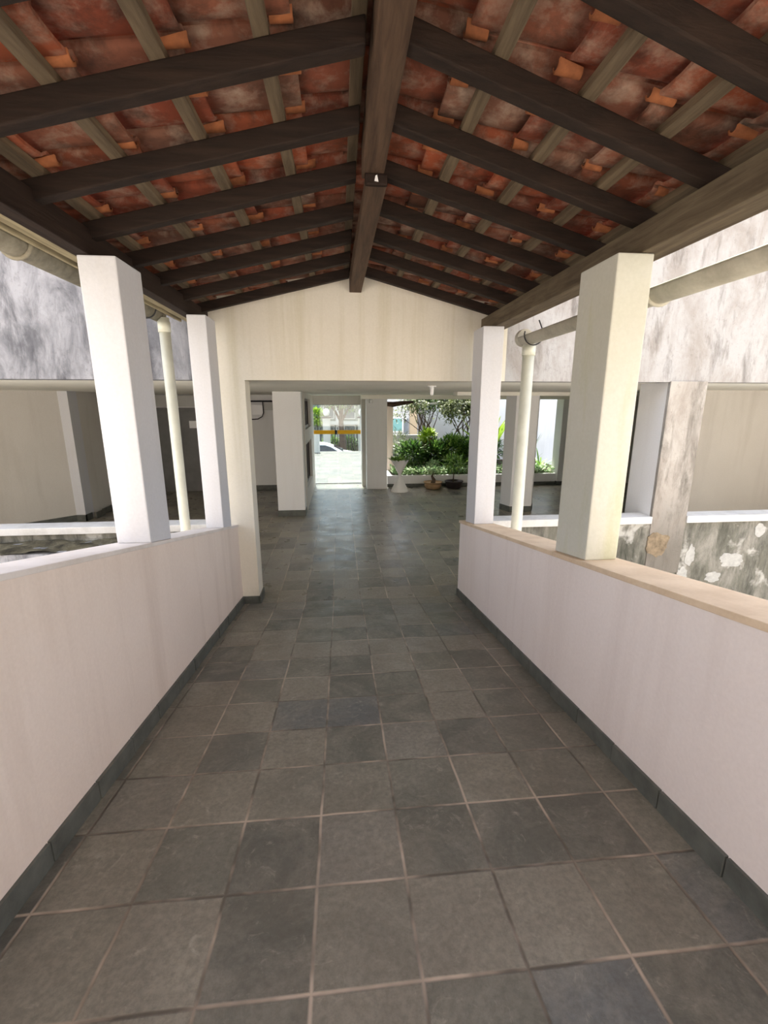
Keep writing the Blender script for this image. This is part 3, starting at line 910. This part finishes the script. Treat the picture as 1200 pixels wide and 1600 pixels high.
# electrical box and conduit on the rear wall
t = thing('electrical_box', 'white electrical box with dark conduit high on the garage rear wall', 'electrical box', (-1.9, 12.04, 2.1))
m = MB(); m.box(-2.22, -1.95, 11.95, 12.05, 1.94, 2.2, 0.012); m.build('enclosure', 'white_gloss', t)
m = MB(); m.box(-1.93, -1.66, 11.98, 12.05, 2.06, 2.26, 0.008); m.build('junction_box', 'grey_box', t)
m = MB(); m.tube([(-2.6, 11.97, 2.28), (-1.63, 11.97, 2.28), (-1.63, 11.97, 2.05)], 0.02, 8); m.build('conduit', 'black', t)
m = MB(); m.tube([(-1.94, 11.94, 2.27), (-1.93, 11.93, 2.0), (-1.97, 11.93, 1.9), (-2.08, 11.93, 1.84), (-2.25, 11.93, 1.83)], 0.012, 8); m.build('cable', 'black', t)

# grey meter doors and pale boxes on the left rear wall
t = thing('door_3', 'dark grey double cupboard doors on the garage rear wall behind the painted parapet', 'door', (-4.2, 12.03, 0), kind='structure')
m = MB(); m.box(-4.88, -3.1, 12.0, 12.05, 0, 2.12); m.build('door_frame', 'dark_panel', t)
for x0, x1 in ((-4.78, -4.02), (-3.98, -3.2)):
    m = MB(); m.box(x0, x1, 11.97, 12.0, 0.06, 2.04, 0.006); m.box(x0 + 0.1, x1 - 0.1, 11.955, 11.97, 0.3, 0.95, 0.004); m.box(x0 + 0.1, x1 - 0.1, 11.955, 11.97, 1.1, 1.9, 0.004); m.build('door_leaf', 'dark_panel', t)
m = MB(); m.box(-4.06, -4.03, 11.93, 11.97, 1.0, 1.12); m.build('handle', 'steel', t)
m = MB(); m.box(-3.78, -3.5, 11.945, 11.955, 1.62, 1.8); m.build('notice', 'white_gloss', t)['label'] = 'small pale notice plate'
for i, x in enumerate((-4.87, -4.1, -3.33)):
    m = MB(); m.box(-0.37, 0.37, -0.1, 0.0, 0, 0.27, 0.008)
    o = m.build('meter_cabinet', 'grey_box'); o.location = (x + 0.38, 12.05, 2.15)
    tag(o, 'pale grey meter cabinet above the dark doors, %s from the slanting wall' % ORD[i], 'cabinet', 'meter cabinets')

# glass doors with a yellow safety stripe
for i, (x0, x1) in enumerate(((-0.75, -0.095), (-0.085, 0.565))):
    t = thing('door_%d' % (i + 1), ['glass door leaf with a yellow stripe next to the passage wall', 'glass door leaf with a yellow stripe next to the garden side column'][i], 'door', ((x0 + x1) / 2, 12.8, 0), kind='structure')
    m = MB(); m.box(x0, x1, 12.795, 12.805, 0.01, 2.19); m.build('glass_pane', 'glass', t)
    m = MB(); m.box(x0, x1, 12.788, 12.794, 1.4, 1.505); m.build('yellow_stripe', 'yellow', t)['label'] = 'yellow safety stripe'
    m = MB()
    if i == 0:
        m.box(x1 - 0.06, x1, 12.78, 12.787, 1.39, 1.51)
    else:
        m.box(x1 - 0.0, x1 + 0.09, 12.68, 12.7, 0.4, 0.53); m.tube([(x1 + 0.02, 12.67, 0.44), (x1 + 0.02, 12.64, 0.44), (x1 + 0.02, 12.64, 0.5)], 0.012, 8)
    m.build('lock', 'black', t)
    m = MB(); m.box(x0, x1, 12.785, 12.815, 2.185, 2.2); m.box(x0, x1, 12.785, 12.815, 0, 0.02); m.build('door_rail', 'steel', t)

# ================================================================== GARDEN
t = thing('planter', 'long white garden planter with slate skirting behind the hourglass vase', 'planter', (3.7, 12.4, 0))
m = MB(); m.box(1.25, 6.02, 12.1, 12.22, 0, 0.31, 0.006); m.box(1.25, 1.37, 12.22, 15.9, 0, 0.31); m.build('planter_wall', 'garage_white', t)
m = MB(); m.box(1.24, 6.02, 12.085, 12.1, 0, 0.085); m.build('skirting', 'skirt', t)
m = MB(); m.box(1.37, 6.9, 12.42, 15.9, 0.0, 0.26); m.box(1.37, 6.0, 12.22, 12.42, 0.0, 0.26); m.build('soil', 'soil', t)

m = MB(); m.box(3.0, 9.0, 16.0, 16.2, -1.5, 4.6)
tag(m.build('wall_garden', 'garden_wall'), 'tall white garden wall behind the trees', 'wall', kind='structure')
m = MB(); m.box(1.3, 3.0, 16.05, 16.2, -1.5, 1.15)
tag(m.build('wall_garden_low', 'low_grey'), 'low weathered grey garden wall before the bright house', 'wall', kind='structure')
m = MB(); m.box(1.33, 1.52, 13.2, 13.45, 0, 2.28)
tag(m.build('garden_post', 'plaster_left'), 'pinkish plaster post behind the garage column at the garden edge', 'post', kind='thing')
m = MB(); m.tube([(1.25, 13.1, 2.22), (1.5, 13.1, 2.2), (1.78, 13.12, 2.24), (2.1, 13.15, 2.27)], [0.06, 0.075, 0.06, 0.04], 9)
tag(m.build('log_beam', 'thatch'), 'dark brown log at the top of the garden opening', 'log')
m = MB(); m.box(1.9, 4.6, 14.2, 14.28, 2.2, 2.26)
tag(m.build('pergola_rail', 'house_white'), 'thin white pergola rail above the garden trees', 'rail')

# hourglass vase
t = thing('hourglass_vase', 'tall white hourglass vase standing on the garage floor', 'vase', (1.5, 11.45, 0))
m = MB()
m.lathe([(0.235, 0.0), (0.232, 0.02), (0.14, 0.2), (0.065, 0.35), (0.042, 0.41), (0.042, 0.45), (0.065, 0.51), (0.14, 0.65), (0.228, 0.81), (0.235, 0.83), (0.222, 0.832), (0.19, 0.77)], (1.5, 11.45, 0), 36)
m.build('body', 'white_gloss', t)
m = MB(); random.seed(31)
for k in range(260):
    a = random.uniform(0, 6.28); rr = 0.22 * math.sqrt(random.random())
    m.leaf(Vector((1.5 + rr * math.cos(a), 11.45 + rr * math.sin(a), 0.79)), Vector((math.cos(a) * random.uniform(0.2, 1.3), math.sin(a) * random.uniform(0.2, 1.3), random.uniform(0.5, 1.4))), Vector((0, 0, 1)), random.uniform(0.08, 0.17), 0.035)
m.build('foliage', 'leaf_mid', t)

def bush(mm, c, rx, ry, rz, n, L, W, seed):
    random.seed(seed)
    for k in range(n):
        v = Vector((random.gauss(0, 1), random.gauss(0, 1), random.gauss(0, 1))).normalized() * random.uniform(0.45, 1.0)
        p = Vector((c[0] + v.x * rx, c[1] + v.y * ry, c[2] + abs(v.z) * rz if False else c[2] + v.z * rz))
        d = (v + Vector((random.uniform(-.6, .6), random.uniform(-.6, .6), random.uniform(-.2, .7))))
        mm.leaf(p, d, Vector((0, 0, 1)), L * random.uniform(0.7, 1.3), W * random.uniform(0.7, 1.2), random.uniform(0, .3))

# pots with plants
def pot(name, label, x, y, prof, mat, sx=1.0):
    t = thing(name, label, 'potted plant', (x, y, 0), 'potted plants on the garage floor')
    m = MB(); m.lathe(prof, (x, y, 0), 26, sx, 1.0); m.build('pot', mat, t)
    return t
t = pot('potted_plant', 'small bonsai in a wide weathered clay bowl before the planter', 2.44, 11.75, [(0.17, 0), (0.2, 0.02), (0.235, 0.1), (0.22, 0.115), (0.21, 0.13), (0.25, 0.17), (0.255, 0.19), (0.23, 0.19), (0.21, 0.16)], 'clay_pot')
m = MB(); m.tube([(2.44, 11.75, 0.15), (2.46, 11.75, 0.24), (2.41, 11.75, 0.34), (2.45, 11.75, 0.46)], [0.07, 0.05, 0.03, 0.015], 8); m.build('trunk', 'bark', t)
m = MB(); bush(m, (2.44, 11.75, 0.58), 0.17, 0.15, 0.17, 300, 0.1, 0.022, 41); m.build('foliage', 'leaf_pale', t)
t = pot('potted_plant', 'leafy sapling in a dark round pot before the planter', 3.02, 11.8, [(0.17, 0), (0.19, 0.02), (0.23, 0.16), (0.245, 0.17), (0.245, 0.2), (0.22, 0.2), (0.2, 0.15)], 'dark_pot')
m = MB(); m.tube([(3.0, 11.8, 0.15), (3.01, 11.8, 0.35), (2.99, 11.8, 0.7)], [0.018, 0.015, 0.01], 8); m.build('trunk', 'bark', t)
m = MB(); bush(m, (3.0, 11.8, 0.68), 0.26, 0.24, 0.24, 260, 0.13, 0.05, 42); m.build('foliage', 'leaf_mid', t)
t = pot('potted_plant', 'small plant in a red pot beside the faceted column', 3.78, 11.85, [(0.13, 0), (0.14, 0.02), (0.17, 0.25), (0.185, 0.26), (0.185, 0.3), (0.165, 0.3), (0.15, 0.25)], 'red_pot')
m = MB(); bush(m, (3.78, 11.85, 0.5), 0.2, 0.2, 0.24, 200, 0.14, 0.05, 43); m.build('foliage', 'leaf_dark', t)

# ground cover along the planter
m = MB(); random.seed(51)
for k in range(3600):
    p = Vector((random.uniform(1.42, 6.0), random.uniform(12.2, 13.0), random.uniform(0.27, 0.45)))
    m.leaf(p, Vector((random.uniform(-1, 1), random.uniform(-1.3, 0.6), random.uniform(0.1, 1.1))), Vector((0, 0, 1)), random.uniform(0.07, 0.15), random.uniform(0.04, 0.075))
tag(m.build('groundcover', 'leaf_pale'), 'low variegated groundcover filling the front of the white planter', 'groundcover', kind='stuff')

def shrub(name, label, parts, stem=None):
    c = parts[0][0]
    t = thing(name, label, 'plant', (c[0], c[1], 0.26))
    for i, (cc, r3, n, L, W, mat, seed) in enumerate(parts):
        m = MB(); bush(m, cc, r3[0], r3[1], r3[2], n, L, W, seed); m.build('foliage', mat, t)
    m = MB()
    for k in range(5):
        a = k * 1.256
        m.tube([(c[0] + 0.05 * math.cos(a), c[1] + 0.05 * math.sin(a), 0.24), (c[0] + parts[0][1][0] * 0.5 * math.cos(a), c[1] + 0.15 * math.sin(a), c[2])], [0.016, 0.008], 6)
    m.build('stem', 'bark', t)
    return t
shrub('shrub', 'dark green shrub rising behind the hourglass vase', [((2.05, 13.2, 0.72), (0.5, 0.45, 0.42), 1500, 0.17, 0.06, 'leaf_dark', 61)])
shrub('shrub', 'dark shrub in the middle of the planter under the lime bush', [((2.85, 13.3, 0.72), (0.5, 0.45, 0.45), 1500, 0.17, 0.055, 'leaf_dark', 62)])
shrub('croton', 'lime green bush with reddish lower leaves in the planter', [((2.62, 13.6, 1.18), (0.22, 0.22, 0.3), 420, 0.17, 0.06, 'leaf_lime', 63), ((2.62, 13.5, 0.92), (0.28, 0.25, 0.2), 260, 0.16, 0.055, 'leaf_red', 64)])
shrub('shrub', 'yellow green shrub beside the thin tree trunks', [((3.35, 13.4, 0.85), (0.4, 0.4, 0.42), 1100, 0.2, 0.06, 'leaf_mid', 65)])
shrub('shrub', 'feathery grey green shrub before the low garden wall', [((1.85, 14.6, 1.0), (0.35, 0.35, 0.35), 500, 0.2, 0.02, 'leaf_olive', 66)])
shrub('shrub', 'dense dark shrub behind the small bonsai bowl', [((3.9, 13.2, 0.75), (0.5, 0.45, 0.5), 1500, 0.18, 0.06, 'leaf_dark', 67)])
shrub('shrub', 'dark low shrub at the foot of the tall white garden wall', [((4.7, 14.8, 0.7), (0.8, 0.45, 0.5), 1400, 0.2, 0.07, 'leaf_dark', 68)])

def strap_plant(name, label, x, y, n, L, W, mat, seed, droop=1.0, lean=(0.05, 0.6)):
    t = thing(name, label, 'plant', (x, y, 0.26))
    m = MB(); random.seed(seed)
    for k in range(n):
        m.blade((x + random.uniform(-.06, .06), y + random.uniform(-.06, .06), 0.25), random.uniform(0, 6.28), L * random.uniform(0.6, 1.1), W * random.uniform(.7, 1.1), random.uniform(*lean), random.uniform(0.3, 1.0) * droop)
    m.build('foliage', mat, t)
    return t
strap_plant('bromeliad', 'bushy strap leaved plant beside the lime bush', 3.55, 13.0, 42, 0.85, 0.07, 'leaf_mid', 71, 1.5, (0.1, 0.9))
strap_plant('bromeliad', 'dark strap leaved plant at the foot of the thin tree', 3.1, 12.9, 34, 0.7, 0.07, 'leaf_dark', 72, 1.6, (0.1, 0.9))
strap_plant('agave', 'upright sword leaved plant beside the faceted column', 5.45, 12.8, 26, 1.15, 0.06, 'leaf_dark', 73, 0.5, (0.02, 0.5))
strap_plant('agave', 'arching strap leaved plant next to the pale column by the white wall', 5.95, 13.0, 22, 0.8, 0.05, 'leaf_mid', 74, 1.8, (0.1, 0.8))
strap_plant('banana_plant', 'broad leaved banana plant between the walkway column and the faceted column', 4.5, 13.6, 11, 2.2, 0.32, 'leaf_lime', 75, 1.1, (0.02, 0.35))

def tree(label, x, y, z0, h, spread, seed, leafmatname, nleaf, L, W, trunk_r, nbr=4):
    t = thing('garden_tree', label, 'tree', (x, y, z0))
    random.seed(seed)
    m = MB(); tips = []
    def grow(p, d, length, r, depth):
        q = p.copy(); pts = [p.copy()]; rs = [r]
        for k in range(4):
            d = (d + Vector((random.uniform(-.25, .25), random.uniform(-.25, .25), random.uniform(-.05, .18)))).normalized()
            q = q + d * length / 4
            pts.append(q.copy()); rs.append(r * (1 - 0.12 * (k + 1)))
        m.tube(pts, rs, 7)
        if depth == 0:
            tips.append(q); tips.append(pts[2]); return
        for k in range(3 if depth > 1 else 2):
            a = random.uniform(0, 6.28)
            nd = (d * 0.9 + Vector((math.cos(a), math.sin(a), random.uniform(0, .5))) * spread).normalized()
            grow(q, nd, length * random.uniform(0.55, 0.8), r * 0.55, depth - 1)
    for b in range(nbr):
        a = b * 6.28 / nbr + random.uniform(-.4, .4)
        grow(Vector((x + 0.05 * math.cos(a), y + 0.05 * math.sin(a), z0 - 0.02)), Vector((math.cos(a) * spread * 0.55, math.sin(a) * spread * 0.55, 1)).normalized(), h * 0.5, trunk_r, 2)
    m.build('trunk', 'bark', t)
    m = MB()
    for k in range(nleaf):
        p = random.choice(tips) + Vector((random.gauss(0, .16), random.gauss(0, .16), random.gauss(0, .14)))
        m.leaf(p, Vector((random.uniform(-1, 1), random.uniform(-1, 1), random.uniform(-.7, .6))), Vector((0, 0, 1)), L * random.uniform(.7, 1.3), W * random.uniform(.7, 1.3), 0.2)
    m.build('foliage', leafmatname, t)
tree('thin branching tree with sparse leaves in the middle of the garden', 3.3, 14.55, 0.25, 2.35, 0.45, 81, 'leaf_olive', 1500, 0.14, 0.05, 0.03, 3)
tree('fuller olive leaved tree next to the walkway column', 3.98, 14.1, 0.25, 2.3, 0.42, 82, 'leaf_olive', 3000, 0.15, 0.055, 0.03, 4)
tree('dark leaved tree before the bright neighbouring house', 2.7, 15.1, 0.25, 2.3, 0.3, 83, 'leaf_dark', 1200, 0.16, 0.05, 0.035, 3)

# ================================================================== STREET SIDE
ZS = -1.45
# bright house behind the garden
t = thing('house', 'bright white house with a teal window behind the low garden wall', 'house', (4.6, 31, ZS))
m = MB(); m.box(3.0, 9.5, 30, 36, ZS, 6.0); m.build('wall_body', 'house_white', t)
m = MB(); m.box(4.55, 5.05, 29.9, 30.02, ZS, 2.3); m.build('cream_panel', 'house_cream', t)['label'] = 'cream wall panel'
for (x0, x1, z0, z1) in ((3.4, 4.05, 0.5, 1.3),):
    f = MB(); f.box(x0 - 0.08, x1 + 0.08, 29.92, 30.02, z0 - 0.08, z1 + 0.08); fo = f.build('window', 'white_gloss', t)
    g2 = MB(); g2.box(x0, x1, 29.9, 29.93, z0, z1); g2.build('pane', 'teal', fo)
m = MB(); m.box(4.2, 4.45, 29.9, 30.02, ZS, 1.3); m.build('grey_door', 'grey_win', t)
m = MB(); m.box(5.15, 5.6, 29.9, 30.02, ZS, 2.2); m.build('dark_opening', 'car_glass', t)
# building across the street
t = thing('apartment_building', 'pale grey green building across the street seen through the glass doors', 'building', (0, 43, ZS))
m = MB(); m.box(-9, 2.9, 42, 50, ZS, 8); m.build('wall_body', 'house_grey', t)
for (x0, x1, z0, z1) in [(-6.2, -4.6, -0.2, 1.6), (-3.6, -2.7, 0.0, 1.5), (-1.45, -0.6, -0.9, 0.3), (-1.45, -0.6, 1.0, 2.6), (0.4, 1.3, -0.9, 0.3), (0.4, 1.3, 1.0, 2.6)]:
    m = MB(); m.box(x0 - 0.08, x1 + 0.08, 41.9, 42.02, z0 - 0.08, z1 + 0.08); f = m.build('window', 'house_white', t)
    m = MB(); m.box(x0, x1, 41.88, 41.91, z0, z1); m.build('pane', 'grey_win', f)
m = MB(); m.box(-9, 2.9, 41.6, 42.02, 0.42, 0.72); m.build('ledge', 'house_white', t)
m = MB(); m.box(-0.4, 0.2, 41.8, 42.02, ZS, 2.9); m.build('white_pilaster', 'house_white', t)

# gate pillars with lamps
def pillar(x, y, label):
    t = thing('gate_pillar', label, 'pillar', (x, y, ZS), 'gate pillars', 'thing')
    m = MB(); m.box(x - 0.26, x + 0.26, y - 0.26, y + 0.26, ZS, 1.25, 0.02); m.build('shaft', 'house_white', t)
    m = MB(); m.box(x - 0.32, x + 0.32, y - 0.32, y + 0.32, 1.25, 1.36, 0.02); m.build('cap', 'black', t)
    m = MB(); m.lathe([(0.1, 0), (0.2, 0.15), (0.24, 0.3), (0.2, 0.45), (0.08, 0.55)], (x, y, 1.36), 18); m.build('lantern', 'white_gloss', t)
    return t
p0 = pillar(-0.98, 33.2, 'white gate pillar with a lantern over the white car')
copy_tree(p0, (1.55, 33.2, ZS), 'white gate pillar with a lantern beyond the dark trunk')
# street fence of pointed bars
t = thing('street_fence', 'black spiked metal fence across the street', 'fence', (0, 33, ZS))
m = MB(); m.box(-4.5, 4.5, 32.97, 33.03, ZS + 0.25, ZS + 0.31); m.build('rail', 'black', t)
m = MB(); m.box(-4.5, 4.5, 32.97, 33.03, ZS + 1.72, ZS + 1.78); m.build('rail', 'black', t)
m = MB()
m.tube([(0, 33, ZS), (0, 33, ZS + 1.95)], 0.032, 6); m.tube([(0, 33, ZS + 1.95), (0, 33, ZS + 2.0), (0, 33, ZS + 2.1)], [0.032, 0.05, 0.004], 6)
bar = m.build('picket', 'black', t)
k = 0
for i in range(-22, 23):
    if i == 0:
        continue
    c = bar.copy(); COL.objects.link(c); c.parent = t; c.location = (i * 0.2, 0, 0)
# low bank behind the fence
m = MB(); m.box(-9, 2.9, 33.6, 41.9, ZS, ZS + 0.12); 
tag(m.build('ground_front_yard', 'soil'), 'planted front yard behind the spiked fence', 'ground', kind='structure')
for i, (x, y, z, r, mat) in enumerate([(-2.6, 34.5, -0.7, 0.9, 'leaf_dark'), (-0.7, 34.8, -0.75, 0.7, 'leaf_mid'), (0.6, 34.6, -0.8, 0.8, 'leaf_dark'), (-1.9, 38.5, 1.2, 0.8, 'leaf_lime')]):
    t = thing('yard_bush', 'green bush behind the street fence, ' + ['near the white car', 'beside the pillar over the car', 'beside the dark trunk', 'tall and lime coloured'][i], 'bush', (x, y, ZS + 0.1), 'bushes behind the fence')
    m = MB(); bush(m, (x, y, z), r, r * 0.7, r * 0.8, 700, 0.3, 0.14, 91 + i); m.build('foliage', mat, t)
    m = MB(); m.tube([(x, y, ZS + 0.1), (x, y, z)], 0.05, 6); m.build('stem', 'bark', t)
t = thing('street_tree', 'dark trunked street tree seen through the glass doors', 'tree', (0.1, 31.6, ZS))
m = MB(); m.tube([(0.1, 31.6, ZS), (0.12, 31.6, -0.2), (0.05, 31.6, 0.9), (0.1, 31.6, 2.0), (0.0, 31.6, 3.2)], [0.3, 0.22, 0.17, 0.13, 0.1], 10)
for a, b in (((0.08, 31.6, 0.9), (-1.1, 31.7, 2.6)), ((0.08, 31.6, 1.0), (1.2, 31.5, 2.5)), ((0.06, 31.6, 1.5), (0.7, 31.7, 3.2)), ((0.06, 31.6, 1.4), (-0.6, 31.4, 3.0))):
    m.tube([a, ((a[0] * 2 + b[0]) / 3, a[1], (a[2] + b[2]) / 2), b], [0.09, 0.07, 0.05], 7)
m.build('trunk', 'thatch', t)
m = MB(); bush(m, (0.1, 31.6, 3.4), 2.2, 1.6, 1.5, 2200, 0.28, 0.12, 99); bush(m, (0.5, 31.6, 2.2), 1.0, 0.8, 0.5, 250, 0.24, 0.1, 98); m.build('foliage', 'leaf_dark', t)
m = MB(); m.box(-1.24, -0.98, 21.3, 21.6, 0, 0.92, 0.02)
tag(m.build('gate_post', 'house_white'), 'short pale post at the end of the driveway', 'post', kind='thing')

# white car on the street
t = thing('car', 'white car parked on the street beyond the driveway', 'car', (-0.6, 27, ZS))
CX, CY, CZ = -0.85, 27.0, ZS
def cpt(x, z): return (CX + x, CZ + z)
m = MB()
body = [(-2.05, 0.35), (-2.1, 0.7), (-2.0, 0.95), (-0.2, 1.0), (0.9, 0.98), (1.75, 0.85), (2.05, 0.65), (2.08, 0.35), (1.6, 0.25), (-1.7, 0.25)]
m.prism([cpt(*p) for p in body], CY - 0.85, CY + 0.85, 'Y', 0.06); m.build('body', 'car_white', t)
cab = [(-1.95, 0.95), (-1.5, 1.38), (-0.9, 1.46), (-0.1, 1.45), (0.3, 1.34), (1.05, 0.97)]
m = MB()
cb = bmesh.new()
A = [cb.verts.new((CX + p[0], CY - (0.8 if p[1] < 1.1 else 0.62), CZ + p[1])) for p in cab]
B = [cb.verts.new((CX + p[0], CY + (0.8 if p[1] < 1.1 else 0.62), CZ + p[1])) for p in cab]
cb.faces.new(A); cb.faces.new(B[::-1])
for i in range(len(cab)):
    cb.faces.new([A[i], B[i], B[(i + 1) % len(cab)], A[(i + 1) % len(cab)]])
bmesh.ops.recalc_face_normals(cb, faces=cb.faces[:])
bmesh.ops.bevel(cb, geom=cb.edges[:], offset=0.04, segments=2, affect='EDGES')
m.add(cb); m.build('cabin', 'car_white', t)
def side_win(pts):
    mm = MB(); q = bmesh.new()
    def yy(z): return CY - 0.8 + (z - 0.97) / (1.4 - 0.97) * 0.17 - 0.012
    fr = [q.verts.new((CX + p[0], yy(p[1]) - 0.012, CZ + p[1])) for p in pts]
    bk = [q.verts.new((CX + p[0], yy(p[1]) + 0.03, CZ + p[1])) for p in pts]
    q.faces.new(fr); q.faces.new(bk[::-1])
    for i in range(len(pts)):
        q.faces.new([fr[i], bk[i], bk[(i + 1) % len(pts)], fr[(i + 1) % len(pts)]])
    bmesh.ops.recalc_face_normals(q, faces=q.faces[:])
    mm.add(q); return mm
side_win([(-1.55, 1.02), (-1.3, 1.32), (-0.62, 1.37), (-0.62, 1.02)]).build('side_window', 'car_glass', t)
side_win([(-0.55, 1.02), (-0.55, 1.37), (-0.05, 1.36), (0.28, 1.26), (0.68, 1.02)]).build('side_window', 'car_glass', t)
m = MB(); m.hexa([(CX + 0.42, CY - 0.58, CZ + 1.3), (CX + 0.42, CY + 0.58, CZ + 1.3), (CX + 0.98, CY + 0.7, CZ + 1.02), (CX + 0.98, CY - 0.7, CZ + 1.02),
                  (CX + 0.44, CY - 0.58, CZ + 1.33), (CX + 0.44, CY + 0.58, CZ + 1.33), (CX + 1.0, CY + 0.7, CZ + 1.05), (CX + 1.0, CY - 0.7, CZ + 1.05)])
m.build('windscreen', 'car_glass', t)
for x in (-1.3, 1.3):
    for s in (-1, 1):
        m = MB(); m.lathe([(0.3, -0.1), (0.33, -0.08), (0.33, 0.08), (0.3, 0.1)], (0, 0, 0), 24)
        bmesh.ops.rotate(m.bm, cent=(0, 0, 0), matrix=Matrix.Rotation(R(90), 3, 'X'), verts=m.bm.verts)
        bmesh.ops.translate(m.bm, vec=(CX + x, CY + s * 0.78, CZ + 0.33), verts=m.bm.verts)
        w = m.build('wheel', 'rubber', t)
        m = MB(); m.lathe([(0.19, -0.105), (0.19, 0.105)], (0, 0, 0), 16)
        bmesh.ops.rotate(m.bm, cent=(0, 0, 0), matrix=Matrix.Rotation(R(90), 3, 'X'), verts=m.bm.verts)
        bmesh.ops.translate(m.bm, vec=(CX + x, CY + s * 0.78, CZ + 0.33), verts=m.bm.verts)
        m.build('hub', 'steel', w)

# unseen tower added behind the camera to bounce sunlight onto the walls
m = MB(); m.box(-22, 22, -24, -13, -2.0, 18.0)
tag(m.build('bounce_tower', 'tower'), 'added beige tower behind the camera bouncing sunlight onto the walls', 'building', kind='structure')
